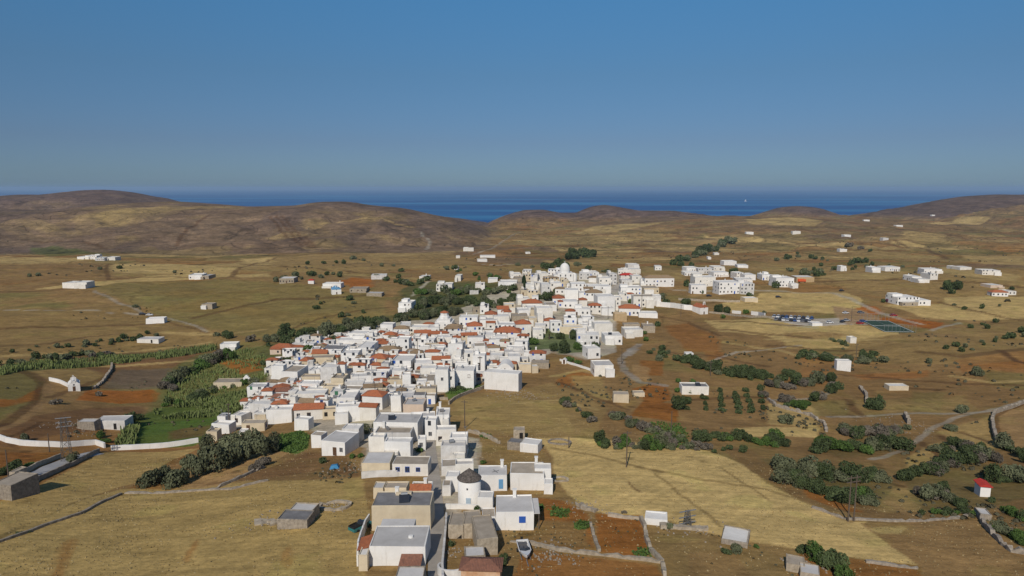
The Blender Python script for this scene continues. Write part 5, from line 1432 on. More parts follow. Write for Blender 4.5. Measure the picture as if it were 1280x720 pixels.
# boat on a trailer
def boat():
    x, y, t = hit(655.5, 694); root = thing('motorboat', 'small white motorboat on a trailer in the grass near the bottom', 'boat', (x, y, Hs(x,y)+.05), R(-82))
    b = MB(); secs = []   # along +x towards the bow
    for s, hw, keel, sheer in ((-2.6,.92,.42,1.18),(-1.6,1.0,.36,1.16),(-.4,1.02,.34,1.17),(.8,.92,.36,1.24),(1.8,.62,.5,1.36),(2.5,.26,.8,1.48),(2.85,.03,1.2,1.55)):
        secs.append([(s,-hw,sheer),(s,-hw*.86,(sheer+keel)/2),(s,-hw*.3,keel+.06),(s,0,keel),(s,hw*.3,keel+.06),(s,hw*.86,(sheer+keel)/2),(s,hw,sheer)])
    v = [p for q in secs for p in q]; f = [(i*7+k, (i+1)*7+k, (i+1)*7+k+1, i*7+k+1) for i in range(len(secs)-1) for k in range(6)]+[tuple(range(7))]
    b.add(v, f); obj('hull', b.mesh('hull', [PAINT['white']], True), root)
    b = MB(); v = []; 
    for q in secs[3:]: v += [(q[0][0], q[0][1], q[0][2]+.02), (q[6][0], q[6][1], q[6][2]+.02)]
    b.add(v, [(2*i, 2*i+2, 2*i+3, 2*i+1) for i in range(len(secs[3:])-1)]); b.box(-2.55,.75,-.98,-.86,1.1,1.26).box(-2.55,.75,.86,.98,1.1,1.26).box(-2.6,-2.45,-.9,.9,1.0,1.25)
    obj('deck', b.mesh('deck', [PAINT['white']]), root)
    obj('cockpit_floor', MB().box(-2.45,.78,-.86,.86,.62,.68).box(-2.3,-1.7,-.7,.7,.68,1.0).box(-1.0,-.4,-.65,-.1,.68,1.05).box(-1.0,-.4,.1,.65,.68,1.05).mesh('cockpit_floor', [mat('boat_cockpit', (.12,.12,.13), .8)]), root)
    obj('windshield', MB().add([(.75,-.8,1.25),(1.15,0,1.3),(.75,.8,1.25),(.55,-.7,1.62),(.85,0,1.68),(.55,.7,1.62)], [(0,1,4,3),(1,2,5,4)]).mesh('windshield', [DARK]), root)
    obj('outboard_motor', MB().box(-3.0,-2.65,-.2,.2,.8,1.5).box(-2.95,-2.75,-.07,.07,.3,.8).mesh('outboard_motor', [BLACK]), root)
    tr = obj('trailer', MB().box(-2.4,2.0,-.75,-.66,.3,.4).box(-2.4,2.0,.66,.75,.3,.4).box(2.0,3.9,-.06,.06,.3,.4).box(-1.2,-1.1,-1,1,.28,.38).mesh('trailer', [MET]), root)
    for s in (-1.0, 1.0): obj('wheel', WHEEL, tr, (-1.1, s, .3), 0, (.85,.85,.85))
boat()
# sports pitch
x0, y0, t = hit(1108, 409); pm = FPX/t
root = thing('sports_pitch', 'green fenced sports pitch right of the car park', 'sports pitch', (x0, y0, Hs(x0,y0)), R(-6))
PW, PD = 36/pm, 34.0
zb = max(Hs(x0+a, y0+b_) for a in (-PW/2, PW/2) for b_ in (-PD/2, PD/2))-Hs(x0,y0)+.15
TURF = mat('pitch_turf', (.04,.075,.05), .9, .1, .3)
obj('turf', MB().box(-PW/2,PW/2,-PD/2,PD/2,zb-3,zb).mesh('turf', [TURF]), root)
b = MB()
for a in (-PW/2+.6, PW/2-.9): b.box(a,a+.3,-PD/2+.6,PD/2-.6,zb,zb+.02)
for a in (-PD/2+.6, PD/2-1.1, 0): b.box(-PW/2+.9,PW/2-.9,a,a+.5,zb,zb+.021)
obj('line_marking', b.mesh('line_marking', [WHITE]), root)
for k in range(9):
    for s in (-1, 1):
        xx = -PW/2+k*PW/8; 
        obj('fence_post', MB().tube((xx,s*PD/2,zb-1),(xx,s*PD/2,zb+4),.06,None,5).mesh('fence_post', [MET]), root)
for s in (-1, 1):
    obj('fence_rail', MB().tube((-PW/2,s*PD/2,zb+4),(PW/2,s*PD/2,zb+4),.06,None,5).mesh('fence_rail', [MET]), root)
    obj('fence_rail', MB().tube((s*PW/2,-PD/2,zb+4),(s*PW/2,PD/2,zb+4),.06,None,5).mesh('fence_rail', [MET]), root)
# two sails far out on the sea, blue tarp
for px, py, hh, lab in ((650,237.2,60,'small white sailing boat near the horizon left of centre'),(932,252,32,'small white sailing boat on the sea above the right plateau')):
    d = ray(px, py); tt = -CAMZ/d[2]; x, y = d[0]*tt, d[1]*tt; s = tt*.0022
    root = thing('sailing_boat', lab, 'sailing boat', (x, y, 0), R(20))
    if py < 240: s *= .8
    obj('hull', MB().add([(-s,-.2*s,.02*s),(s*.7,-.2*s,.02*s),(s*1.1,0,.02*s),(s*.7,.2*s,.02*s),(-s,.2*s,.02*s),(-s,-.24*s,.2*s),(s*.8,-.24*s,.2*s),(s*1.25,0,.24*s),(s*.8,.24*s,.2*s),(-s,.24*s,.2*s)], [(0,1,6,5),(1,2,7,6),(2,3,8,7),(3,4,9,8),(4,0,5,9),(5,6,7,8,9)]).mesh('hull', [PAINT['white']]), root)
    obj('sail', MB().add([(-s*.8,.0,.35*s),(.2*s,0,.35*s),(.2*s,0,1.6*s),(-s*.8,.06*s,.35*s),(.2*s,.06*s,.35*s),(.2*s,.06*s,1.6*s)], [(0,1,2),(5,4,3),(0,3,4,1),(1,4,5,2),(2,5,3,0)]).mesh('sail', [WHITE]), root)
x, y, t = hit(418, 585)
tag(obj('tarpaulin', MB().add([(-1.1,-.8,0),(1.1,-.7,0),(1.2,.8,0),(-1,.9,0),(-.7,-.4,.75),(.6,-.4,.85),(.7,.5,.8),(-.6,.5,.7)], [(4,5,6,7),(0,1,5,4),(1,2,6,5),(2,3,7,6),(3,0,4,7)]).mesh('tarpaulin', [mat('blue_tarp', (.04,.22,.42), .6)]), None, (x, y, Hs(x,y)), .2), 'bright blue tarpaulin over a heap below the white farmhouse', 'tarpaulin')

# ---------------------------------------------------------------- vegetation
def leafmat(name, c, c2, ov=.25):
    return mat(name, c, .95, .3, .9, col2=c2, objvar=ov, spec=.1)
LEAF = {'olive': leafmat('olive_leaves', (.15,.16,.09), (.085,.095,.052)), 'dark': leafmat('dark_leaves', (.085,.11,.046), (.042,.058,.025)),
        'green': leafmat('fresh_leaves', (.088,.145,.036), (.05,.085,.024)), 'dry': leafmat('dry_twigs', (.18,.155,.12), (.095,.082,.065)),
        'cyp': leafmat('cypress_leaves', (.035,.055,.025), (.02,.032,.015)), 'red': leafmat('bougainvillea_flowers', (.16,.035,.09), (.06,.05,.03))}
BARK = mat('bark', (.10,.08,.06), .95, .3, 3)
def crown_mesh(seed, mt, n=620, flat=.72, lobes=7, leaf=.085, col=False):
    """leaf clumps through a lumpy volume; about 2 units wide, bottom at z=0"""
    r = np.random.default_rng(seed); C = []; 
    for k in range(lobes):
        a = r.uniform(0, 6.283); d = r.uniform(.15, .62) if k else 0
        C.append((d*math.cos(a), d*math.sin(a), r.uniform(.3, .8)*flat if k else .5*flat, r.uniform(.3, .5) if k else .58))
    P = []; Nn = []
    while len(P) < n:
        c = C[r.integers(lobes)]; v = r.normal(size=3); v /= np.linalg.norm(v); rad = c[3]*(1-abs(r.normal(0, .14)))
        p = np.array([c[0]+v[0]*rad, c[1]+v[1]*rad, c[2]+v[2]*rad*flat*1.1])
        if p[2] < -.02: continue
        P.append(p); Nn.append(v)
    vs = []; fs = []
    for p, nn in zip(P, Nn):
        nn = nn+r.normal(size=3)*.55; nn /= np.linalg.norm(nn); u = np.cross(nn, r.normal(size=3)); u /= np.linalg.norm(u); w_ = np.cross(nn, u); s = leaf*r.uniform(.6, 1.5)
        k = len(vs); m_ = r.uniform(.5, 1.0)
        vs += [p+u*s, p+w_*s*m_+nn*s*.3, p-u*s, p-w_*s*m_+nn*s*.2]; fs.append((k, k+1, k+2, k+3))
    return mesh('crown', vs, fs, [mt])
CR = {}
for kd, mt in LEAF.items():
    if kd == 'cyp': continue
    CR[kd] = [crown_mesh(100+i*7+len(kd), mt, 1500, rnd.choice((.62,.72,.8)), rnd.choice((6,8,9)), .066) for i in range(3)]
    CR[kd+'_s'] = [crown_mesh(300+i*5+len(kd), mt, 260, rnd.choice((.62,.7,.8)), rnd.choice((5,6)), .14) for i in range(3)]
TRUNK = MB().tube((0,0,-.3),(.03,.02,.45),.09,.05,7).tube((.03,.02,.35),(.3,.1,.8),.045,.02,5).tube((.03,.02,.35),(-.25,.15,.75),.045,.02,5).tube((.03,.02,.35),(.02,-.28,.75),.04,.02,5).mesh('trunk', [BARK])
PLANTS = []
def plant(px, py, wpx, kind, lab, group, name='bush', tall=1.0, raise_=0.0, flush=False):
    if not flush: PLANTS.append((px, py, wpx, kind, lab, group, name, tall, raise_)); return
    x, y, t = hit(px, py); pm = FPX/t; s = wpx/pm/2.1*1.28; tall *= 1.2
    o_z = Hs(x, y)
    big = wpx > 11
    me = rnd.choice(CR[kind if big else kind+'_s'])
    rz = rnd.uniform(0, 6.28); sc = (s*rnd.uniform(.78,1.2), s*rnd.uniform(.8,1.2), s*rnd.uniform(.75,1.25)*tall)
    cat = {'bush': 'bush', 'tree': 'tree', 'olive_tree': 'tree', 'fruit_tree': 'tree'}[name]
    if big:
        root = thing(name, lab, cat, (x, y, o_z-.1), rz, group); obj('crown', me, root, (0,0,.12*s+raise_*s), 0, sc)
        obj('trunk' if name != 'bush' else 'stem', TRUNK, root, (0,0,0), 0, (s, s, s*(1+raise_)*.9))
    else:
        o = obj(name, me, None, (x, y, o_z-.05*s), rz, sc); tag(o, lab, cat, group)
def stroke(P, n, w0, w1, kinds, lab, group, name='bush', jit=(5, 3.2), tall=1.0):
    L = [0]
    for a, b_ in zip(P[:-1], P[1:]): L.append(L[-1]+math.hypot(b_[0]-a[0], b_[1]-a[1]))
    for i in range(n):
        s = (i+rnd.uniform(.1,.9))/n*L[-1]; j = max(k for k in range(len(P)-1) if L[k] <= s+1e-6); f = (s-L[j])/(L[j+1]-L[j]+1e-9)
        x = P[j][0]+(P[j+1][0]-P[j][0])*f+rnd.uniform(-1,1)*jit[0]; y = P[j][1]+(P[j+1][1]-P[j][1])*f+rnd.uniform(-1,1)*jit[1]
        kd = rnd.choice(kinds); nm = {'dry': 'grey brown leafless bush', 'green': 'fresh green bush', 'dark': 'dark green bush', 'olive': 'grey green bush'}[kd]
        if name != 'bush': nm = nm.replace('bush', 'tree')
        plant(x, y, rnd.uniform(w0*.75, w1*1.1), kd, nm+' '+lab, nm+'es '+group if name == 'bush' else nm+'s '+group, name, tall)
def veg(lst, kind, lab, group, name='bush', tall=1.0, raise_=0):
    for a in lst: plant(a[0], a[1], a[2], kind, lab, group, name, tall, raise_)
g = 'in the row at the lower left'
for (px, py, wd), lab in zip([(190,607,27),(222,608,26),(207,600,22),(247,596,22),(268,590,34),(284,582,26),(302,574,30),(327,570,26),(262,562,22),(345,563,22),(240,583,20),(318,556,24),(292,560,26)],
    ['large round grey olive at the left end of the row above the stone wall','tall olive second from the left above the stone wall','half hidden olive behind the two leftmost olives','small olive right of the two leftmost ones',
     'widest grey olive in the middle of the row','olive just right of the widest grey one','olive before the cream low house at the left tip','olive right of centre in the row under the town tip','olive standing highest behind the row left of the cream box house','rightmost olive of the row beside the bright green plot','olive tucked between the left pair and the widest one','olive touching the lowest white houses at the left tip','olive behind the middle of the row']):
    plant(px, py, wd*1.12, 'olive', lab, 'olive trees '+g, 'olive_tree', 1.18)
veg([(330,582,18),(318,588,14)], 'dry', 'grey brown leafless bush at the foot of the olive row', 'leafless bushes under the olives')
for a, lab in (((1018,702,30),'tall bright green tree at the bottom right beside the ruin'),((1040,712,34),'wide green tree at the bottom right edge below the straw field'),((1056,726,26),'green tree cut by the bottom edge on the right'),((1003,690,18),'smaller green tree at the upper left of the bottom right group')):
    plant(*a, 'green' if 'bright' in lab or 'cut' in lab else 'dark', lab, None, 'tree', 1.1)
stroke([(965,585),(1000,592),(1050,600),(1100,600)], 22, 17, 27, ['dark','olive','olive'], 'in the upper band of the thicket below the right slope', 'in the thicket upper band')
stroke([(975,600),(1010,610),(1040,625),(1090,628)], 20, 16, 27, ['dark','olive','green','dark'], 'in the lower band of the thicket beside the straw field', 'in the thicket lower band')
stroke([(1015,565),(1050,560),(1090,565),(1135,558)], 19, 15, 26, ['dark','green','olive'], 'in the upper right thicket above the track', 'in the upper right thicket')
stroke([(1050,545),(1100,545),(1135,540)], 12, 13, 22, ['dark','olive','dry'], 'on top of the upper right thicket', 'on top of the upper right thicket')
stroke([(1130,600),(1165,590),(1200,580),(1240,575)], 14, 14, 25, ['dark','olive','dry','dark'], 'scattered on the far right slope', 'on the far right slope')
stroke([(1150,620),(1185,625),(1205,632)], 10, 16, 27, ['dark','olive','dry'], 'below the slope left of the red roofed hut', 'left of the red roofed hut')
stroke([(1150,640),(1185,645),(1220,645)], 7, 11, 18, ['dark','green'], 'along the upper edge of the brown field', 'along the brown field edge')
stroke([(1235,600),(1262,605),(1282,600)], 6, 16, 26, ['dark','olive'], 'right of the red roofed hut', 'right of the red roofed hut')
stroke([(1240,630),(1255,640),(1285,655)], 6, 12, 20, ['dark','olive','green'], 'below the red roofed hut at the right edge', 'below the red roofed hut')
stroke([(1245,658),(1262,668),(1285,682)], 7, 12, 20, ['olive','dry','green'], 'behind the curving dark wall at the lower right', 'behind the curving dark wall')
stroke([(1165,562),(1200,560),(1225,570),(1250,580)], 10, 13, 22, ['dark','dry','olive'], 'high on the far right slope', 'high on the far right slope')
stroke([(1245,558),(1270,570),(1285,580)], 6, 14, 22, ['dark','olive'], 'at the right edge above the hut', 'at the right edge above the hut')
stroke([(745,555),(770,560),(800,558),(830,562),(860,560)], 24, 9, 17, ['dark','olive','dry','green'], 'along the upper edge of the big straw field', 'along the upper edge of the straw field')
stroke([(760,520),(785,530),(810,540),(850,552)], 22, 10, 17, ['olive','dark','dry'], 'in the gully below the red soil plots', 'in the gully below the red plots')
stroke([(705,505),(725,515),(740,530)], 8, 8, 14, ['olive','dry','dark'], 'on the bare slope below the town', 'on the bare slope below the town')
stroke([(870,550),(910,548),(950,555),(980,560),(965,548)], 26, 10, 18, ['dark','dark','green'], 'in the belt right of the vineyard', 'in the belt right of the vineyard')
stroke([(850,555),(880,563),(930,566)], 8, 9, 15, ['dark','dry'], 'below the belt above the straw field', 'below the belt')
stroke([(862,452),(880,462),(905,466),(930,472),(955,474)], 24, 12, 18, ['dark','dark','olive'], 'in the hedge right of the hillside houses', 'in the hedge right of the hillside')
stroke([(848,448),(860,456),(875,452)], 6, 9, 13, ['dark'], 'around the half hidden white hut', 'around the half hidden white hut')
stroke([(815,442),(825,438),(832,447),(824,450)], 7, 9, 14, ['dark','olive'], 'right of the grey road bend', 'right of the grey road bend')
stroke([(930,474),(960,472),(985,475),(1005,470)], 8, 11, 16, ['dark'], 'at the right end of the hillside hedge', 'at the right end of the hedge')
stroke([(997,447),(1020,449),(1050,452),(1080,453),(1103,452)], 20, 10, 15, ['dark','dark','olive'], 'in the long dark hedge before the sports pitch slope', 'in the long dark hedge')
stroke([(1080,441),(1100,444)], 5, 7, 11, ['dark'], 'on the right end above the long dark hedge', 'above the long dark hedge')
stroke([(965,480),(985,485),(1010,480),(1040,478),(1048,490)], 16, 11, 19, ['dry','dry','olive','dark'], 'on the terraces left of the crenellated ruin', 'on the terraces left of the ruin')
stroke([(970,505),(1000,508),(1030,500),(1045,492)], 9, 11, 18, ['dark','green','dry'], 'below the terraces left of the bare field', 'below the terraces')
veg([(1094,512,20),(1086,510,12),(1098,500,11)], 'dark', 'dark bush on the short wall above the thicket', 'bushes on the short wall')
veg([(1200,516,16),(1190,538,14),(1220,470,14),(985,530,20),(1162,454,10),(1000,590,10)], 'olive', 'isolated grey green bush on the bare right hand slopes', 'isolated bushes on the right')
stroke([(1185,435),(1215,438),(1245,425),(1285,418)], 14, 8, 13, ['dark','olive'], 'in the hedge at the far right edge', 'in the hedge at the far right edge')
# orchard rows
for i, (xa, ya, xb, yb, n) in enumerate(((880,492,883,513,4),(900,490,903,514,5),(919,493,924,517,5),(932,490,939,516,5),(950,488,954,512,4),(862,492,858,512,3))):
    for k in range(n):
        f = k/(n-1); plant(xa+(xb-xa)*f+rnd.uniform(-.6,.6), ya+(yb-ya)*f, rnd.uniform(8.5,11), 'dark', 'small dark fruit tree in the orchard row, %s row from the left' % ords[[1,2,3,4,5,0][i]], 'orchard trees, %s row' % ords[[1,2,3,4,5,0][i]], 'fruit_tree')
veg([(848,512,20),(858,505,16)], 'dark', 'large dark green tree left of the orchard rows', 'trees left of the orchard', 'tree')
veg([(847,478,9),(846,490,9),(865,480,10)], 'green', 'fresh green bush beside the dark roofed white barn', 'bushes beside the dark roofed barn')
veg([(955,496,14)], 'dry', 'grey leafless tree at the top of the orchard', None, 'tree')
# town gardens
for a, kd, lab, nm, tl in [((665,431,18),'green','rounded bright green tree left of the palm','tree',1.0),((700,424,13),'dark','dark garden tree just right of the palm','tree',1.2),((716,424,15),'dark','dark tree at the top of the town garden','tree',1.2),((724,426,13),'dark','tall dark tree left of the white block above the garden','tree',1.3),
    ((706,441,20),'dark','widest dark tree in the middle of the town garden','tree',1.0),((692,439,14),'dark','dark tree left of the widest garden tree','tree',1.0),((721,437,13),'green','bright tree at the right of the town garden','tree',1.0),((712,452,11),'green','green bush at the lower end of the garden','bush',1),((722,455,9),'green','green bush by the low white wall','bush',1),
    ((744,437,10),'dark','dark tree left of the rounded white house','tree',1.4),((760,430,9),'dark','dark bush right of the rounded white house','bush',1),((640,462,9),'cyp2','dark round tree right of the vaulted chapel','tree',1.4),
    ((432,524,0),'',' ','',0),((458,540,20),'olive','grey green tree left of the big terraced roofs','tree',.9),((476,538,16),'olive','grey green tree touching the terraced roofs','tree',.9),((442,545,13),'olive','small grey green tree left of the terraced roofs','tree',.9),
    ((575,488,12),'dark','dark tree below the white vaulted tower block','tree',1),((566,490,10),'dark','small dark bush at the left of the green plot','bush',1),((597,641,12),'green','small round bright green tree in front of the windmill','tree',1.2),((404,579,12),'dark','dark bush before the white farmhouse door','bush',1),((440,573,9),'green','green bush right of the white farmhouse','bush',1),((450,572,9),'green','second green bush right of the white farmhouse','bush',1),
    ((524,565,11),'green','bright green shrub in the courtyard left of the lane','bush',.8),((604,580,8),'green','bright green shrub behind the windmill houses','bush',1),((629,706,17),'dark','dark green tree beside the rusty tiled building','tree',1.1),((565,682,11),'dark','dark bush inside the roofless stone yard','bush',.8),((527,655,9),'dark','dark shrub between the cream and the wide roofed house','bush',.8),
    ((416,488,9),'dark','dark green tree between the lower left houses','tree',.8),((408,488,8),'dark','smaller green tree between the lower left houses','tree',.8),((415,432,13),'dark','dark tree with red flowers behind the dark roofed house','tree',1.1),((464,463,7),'dark','dark tree right of the blue windowed small house','tree',1),((586,431,6),'olive','small tree beside the tall utility pole','tree',1),((580,440,7),'dark','dark shrub under the tall utility pole','bush',1),
    ((685,376,15),'dark','large dark tree in front of the red hipped roof','tree',1.1),((676,374,11),'dark','dark tree left of the large one by the red hipped roof','tree',1.1),((694,366,9),'dark','dark tree below the domed church houses','tree',1.1),((712,358,9),'olive','dark round tree above the small white shrine','tree',1.1),((788,379,8),'green','green tree behind the red hipped end house','tree',1.1),((634,393,6),'green','green bush among the red roofs','bush',1),
    ((829,374,12),'olive','grey green bush below the school','bush',1),((833,382,13),'dark','dark bush above the churchyard wall','bush',1),((857,381,12),'dark','dark tree above the churchyard wall','tree',1),((859,358,10),'dark','dark tree left of the apartment blocks','tree',1.2),((878,367,9),'dark','dark bush before the apartment blocks','bush',1),((917,345,12),'dark','dark tree among the upper white blocks','tree',1.1),((937,371,9),'dark','dark bush on the low cream wall','bush',1),((970,360,11),'dark','dark tree left of the tall white block','tree',1.1),((990,360,8),'dark','dark bush before the tall white block','bush',1),
    ((898,391,12),'dark','dark tree right of the tiled chapel','tree',1),((908,392,12),'dark','second dark tree right of the tiled chapel','tree',1),((871,389,8),'dark','dark bush touching the tiled chapel','bush',1.2),((903,398,8),'green','green bush below the chapel trees','bush',1),((933,392,9),'green','green bush between the two white walls','bush',1),((955,393,5),'olive','small tree left of the car park','tree',1.4),
    ((822,408,10),'dark','dark bush at the right edge of the town','bush',1),((808,426,9),'green','green bush below the right edge houses','bush',1),((804,418,10),'green','green bush beside the right edge house','bush',.8),
    ((90,578,18),'olive','grey olive by the lattice pylon','olive_tree',1),((30,551,15),'olive','grey olive on the left plain by the track','olive_tree',1),((163,532,20),'dark','dark green tree right of the long ruined farm','tree',1.1),((172,525,15),'dark','dark tree behind the ruined farm at the reeds','tree',1),((125,547,16),'green','bright green bush in front of the ruined farm','bush',.8),((133,553,14),'green','bright green bush beside the curved white wall','bush',.8),((112,531,9),'green','green tree in the middle of the ruined farm','tree',1),
    ((20,590,20),'dark','dark bush by the farm road at the left edge','bush',.8),((5,593,18),'dark','dark bush cut by the left edge','bush',.8),((35,584,12),'green','green bush along the farm road','bush',.8),((24,668,10),'dark','low dark bush on the lower left stone wall','bush',.5),((35,666,8),'dark','low bush right of the dark one on the lower left wall','bush',.5),
    ((125,495,9),'dry','bare grey bush on the orange earth patch','bush',1),((70,505,13),'dry','bare grey bush left of the orange earth patch','bush',.8),((282,421,15),'dark','wide dark tree above the small white left house','tree',1),((270,420,11),'olive','grey tree left of the wide dark tree','olive_tree',1.1),((288,423,12),'dark','dark tree right of the wide dark one','tree',.9),((314,427,12),'dry','bare grey bush right of the wide dark tree','bush',1),((170,384,9),'olive','lone bush on the left plain near the black car','bush',.8),
    ((836,661,11),'olive','grey green bush beside the field barn','bush',1.1),((922,690,20),'olive','wide grey green bush below the sheet roofed shed','bush',.8),((908,692,13),'dark','dark bush left of the wide one below the shed','bush',.8),((945,685,9),'green','green bush at the end of the shed wall','bush',.8),((780,642,7),'dry','bare bush at the back wall of the red plots','bush',1),((383,440,0),'','','',0),
    ((1112,378,9),'red','purple flowering bougainvillea at the left of the large villa','bush',1.1),((1104,378,7),'dark','dark bush left of the purple bougainvillea','bush',1),((1185,362,13),'dark','wide dark grove tree between villa and red tiled house','tree',1),((1196,362,14),'dark','wide dark grove tree, right one of the pair','tree',1),((1190,367,10),'dark','dark bush below the grove pair','bush',1),((1227,386,6),'dark','tall dark bush alone on the right straw field','bush',1.6),((1205,387,8),'dark','low dark bush on the right straw field edge','bush',.8),((1192,382,6),'olive','small round bush on the right straw field','bush',1),((1250,383,5),'olive','tiny bush at the right of the straw field','bush',1),((1264,362,8),'dark','dark tree by the red tiled far house','tree',1)]:
    if a[2] == 0: continue
    plant(*a, 'dark' if kd == 'cyp2' else kd, lab, None, nm, tl)
stroke([(1205,408),(1232,408),(1245,404)], 5, 6, 9, ['dark'], 'on the brown earth at the far right', 'on the far right brown earth')
stroke([(1030,425),(1045,430),(1060,435),(1055,428)], 6, 6, 10, ['dark','olive'], 'near the tiny hut in the terraced field', 'near the tiny hut')
# groves behind the town
stroke([(495,402),(520,398),(545,395),(575,392)], 20, 12, 17, ['dark','olive'], 'in the grove just behind the lower town', 'in the grove behind the lower town')
stroke([(515,385),(550,380),(585,380),(620,382),(645,378)], 34, 10, 15, ['dark','olive','dark'], 'in the grove left of the upper town', 'in the grove left of the upper town')
stroke([(520,368),(560,366),(600,366),(640,366)], 28, 8, 13, ['dark','olive','green'], 'in the far side of the grove left of the upper town', 'on the far side of the grove')
stroke([(355,430),(385,424),(420,416),(455,412),(485,404)], 30, 13, 19, ['olive','dark','olive'], 'in the tree belt above the lower town roofs', 'in the belt above the lower town')
stroke([(330,432),(345,425),(370,418)], 8, 11, 16, ['olive','dark'], 'at the left end of the tree belt', 'at the left end of the tree belt')
stroke([(330,455),(350,462),(370,452),(388,445)], 16, 9, 14, ['dark','olive','green'], 'on the slope left of the lower town', 'on the slope left of the lower town')
stroke([(290,448),(262,455),(245,463),(225,475),(208,488)], 26, 11, 19, ['olive','dark','green','dry'], 'along the stream bed on the left', 'along the stream bed')
stroke([(205,508),(225,503),(245,500),(270,488),(318,480)], 16, 9, 15, ['olive','green','dark'], 'among the reeds on the left', 'among the reeds')
stroke([(325,500),(322,508),(312,500),(300,500)], 5, 9, 13, ['green','dark'], 'left of the lowest town houses', 'left of the lowest town houses')
stroke([(100,432),(125,430),(150,426),(175,424),(195,418)], 16, 6, 10, ['dark','olive'], 'in the small left plain orchard', 'in the left plain orchard')
stroke([(0,458),(40,452),(90,448),(150,445)], 20, 8, 13, ['olive','dry','dark'], 'in the long hedge across the left plain', 'in the long hedge of the left plain')
stroke([(0,442),(25,440),(95,430),(70,437)], 6, 6, 10, ['olive','dark'], 'above the long hedge at the left edge', 'above the long hedge')
# far groves
stroke([(710,322),(725,319),(745,321)], 14, 9, 15, ['dark'], 'in the dark pine clump beyond the church', 'in the pine clump beyond the church')
stroke([(682,336),(695,333),(708,334)], 7, 8, 13, ['dark'], 'directly behind the domed church', 'behind the domed church')
stroke([(848,327),(865,322),(885,315),(905,306),(918,302)], 34, 8, 13, ['dark','olive'], 'in the long far grove behind the right blocks', 'in the long far grove')
stroke([(845,332),(860,333)], 4, 8, 11, ['dark'], 'at the near end of the long far grove', 'near end of the far grove')
stroke([(990,342),(1010,344),(1030,341)], 9, 8, 12, ['dark','olive'], 'in the far grove above the tall white block', 'in the grove above the tall block')
stroke([(1055,330),(1070,329),(1088,331)], 7, 8, 12, ['dark'], 'in the grove beside the small far houses', 'in the grove of the small far houses')
stroke([(970,328),(985,324),(1003,318)], 6, 6, 10, ['dark','olive'], 'in the short far hedge on the right', 'in the short far hedge')
stroke([(1052,309),(1070,311),(1085,312)], 6, 5, 8, ['dark','dry'], 'by the distant white house on the plateau', 'by the distant plateau house')
stroke([(1010,324),(1030,323),(1035,326)], 5, 6, 9, ['dark','olive'], 'in the middle of the right far fields', 'in the middle of the far fields')
stroke([(1010,335),(1040,336),(1090,336),(1135,332)], 9, 5, 8, ['dark','olive'], 'along the far field line on the right', 'along the far field line')
stroke([(345,352),(370,349),(400,346),(430,345)], 13, 7, 11, ['dark','olive'], 'around the far farm houses left of centre', 'around the far farm houses')
stroke([(470,350),(500,351),(515,357),(540,348)], 12, 7, 11, ['dark','olive','dark'], 'on the far side near the long low farm', 'near the long low farm')
stroke([(560,340),(575,338),(600,348),(640,345)], 12, 6, 10, ['dark','green','olive'], 'among the far houses left of the church', 'among the far houses left of the church')
stroke([(380,328),(410,330),(440,326),(480,331),(510,338)], 9, 5, 9, ['olive','dark'], 'scattered on the plain below the left hills', 'scattered below the left hills')
stroke([(60,341),(10,345),(140,338),(265,340)], 5, 6, 9, ['olive','dark'], 'scattered on the far left plain', 'scattered on the far left plain')
stroke([(395,378),(440,378),(460,392),(447,399),(385,388)], 7, 6, 10, ['dark','olive'], 'on the olive slope left of the grove', 'on the olive slope')
stroke([(640,330),(655,335),(675,331),(760,341),(770,337)], 8, 6, 9, ['dark','olive'], 'on the rise behind the upper town', 'on the rise behind the upper town')
# cypress and palm
x, y, t = hit(655, 362); pm = FPX/t; root = thing('cypress', 'single tall dark cypress at the left of the upper town', 'cypress', (x, y, Hs(x,y)-.2))
r_ = np.random.default_rng(5); vs = []; fs = []; hh = 17/pm; rw = 3.0/pm
for i in range(1100):
    u = r_.uniform(0, 1); a = r_.uniform(0, 6.283); rr_ = rw*math.sin(math.pi*min(1, .12+.88*(1-u)))**.7*(1-u*.35)*r_.uniform(.7, 1.05); p = np.array([rr_*math.cos(a), rr_*math.sin(a), .4+u*hh]); d = r_.normal(size=3); d /= np.linalg.norm(d); e = np.cross(d, (0,0,1.0)); e /= np.linalg.norm(e); s = .38
    k = len(vs); vs += [p+e*s, p+np.array([0,0,1.])*s*1.6, p-e*s, p-np.array([0,0,1.])*s]; fs.append((k,k+1,k+2,k+3))
obj('crown', mesh('crown', vs, fs, [LEAF['cyp']]), root); obj('trunk', MB().tube((0,0,-.3),(0,0,hh*.8),.25,.08).mesh('trunk', [BARK]), root)
x, y, t = hit(686.5, 424); pm = FPX/t; root = thing('palm_tree', 'palm tree with a shaggy trunk in the town garden', 'palm tree', (x, y, Hs(x,y)-.2)); hh = 9.5/pm
obj('trunk', MB().tube((0,0,-.3),(.1,0,hh),.42,.3,9).mesh('trunk', [BARK]), root)
b = MB()
for i in range(26):
    a = 6.283*i/26+rnd.uniform(-.1,.1); e = rnd.uniform(-.3, .9); L_ = rnd.uniform(1.9, 2.5); prev = None
    for k in range(6):
        s = k/5; rr_ = L_*s*math.cos(e*.6); z = hh+L_*s*math.sin(e)-1.3*s*s; w_ = .28*math.sin(math.pi*(.1+.85*s)); c_ = (rr_*math.cos(a)+.1, rr_*math.sin(a), z); nn = (-math.sin(a)*w_, math.cos(a)*w_)
        cur = [(c_[0]-nn[0], c_[1]-nn[1], z-.08), (c_[0], c_[1], z+.05), (c_[0]+nn[0], c_[1]+nn[1], z-.08)]
        if prev: b.add(prev+cur, [(0,1,4,3),(1,2,5,4)])
        prev = cur
obj('fronds', b.mesh('fronds', [leafmat('palm_fronds', (.15,.16,.06), (.09,.1,.04))]), root)
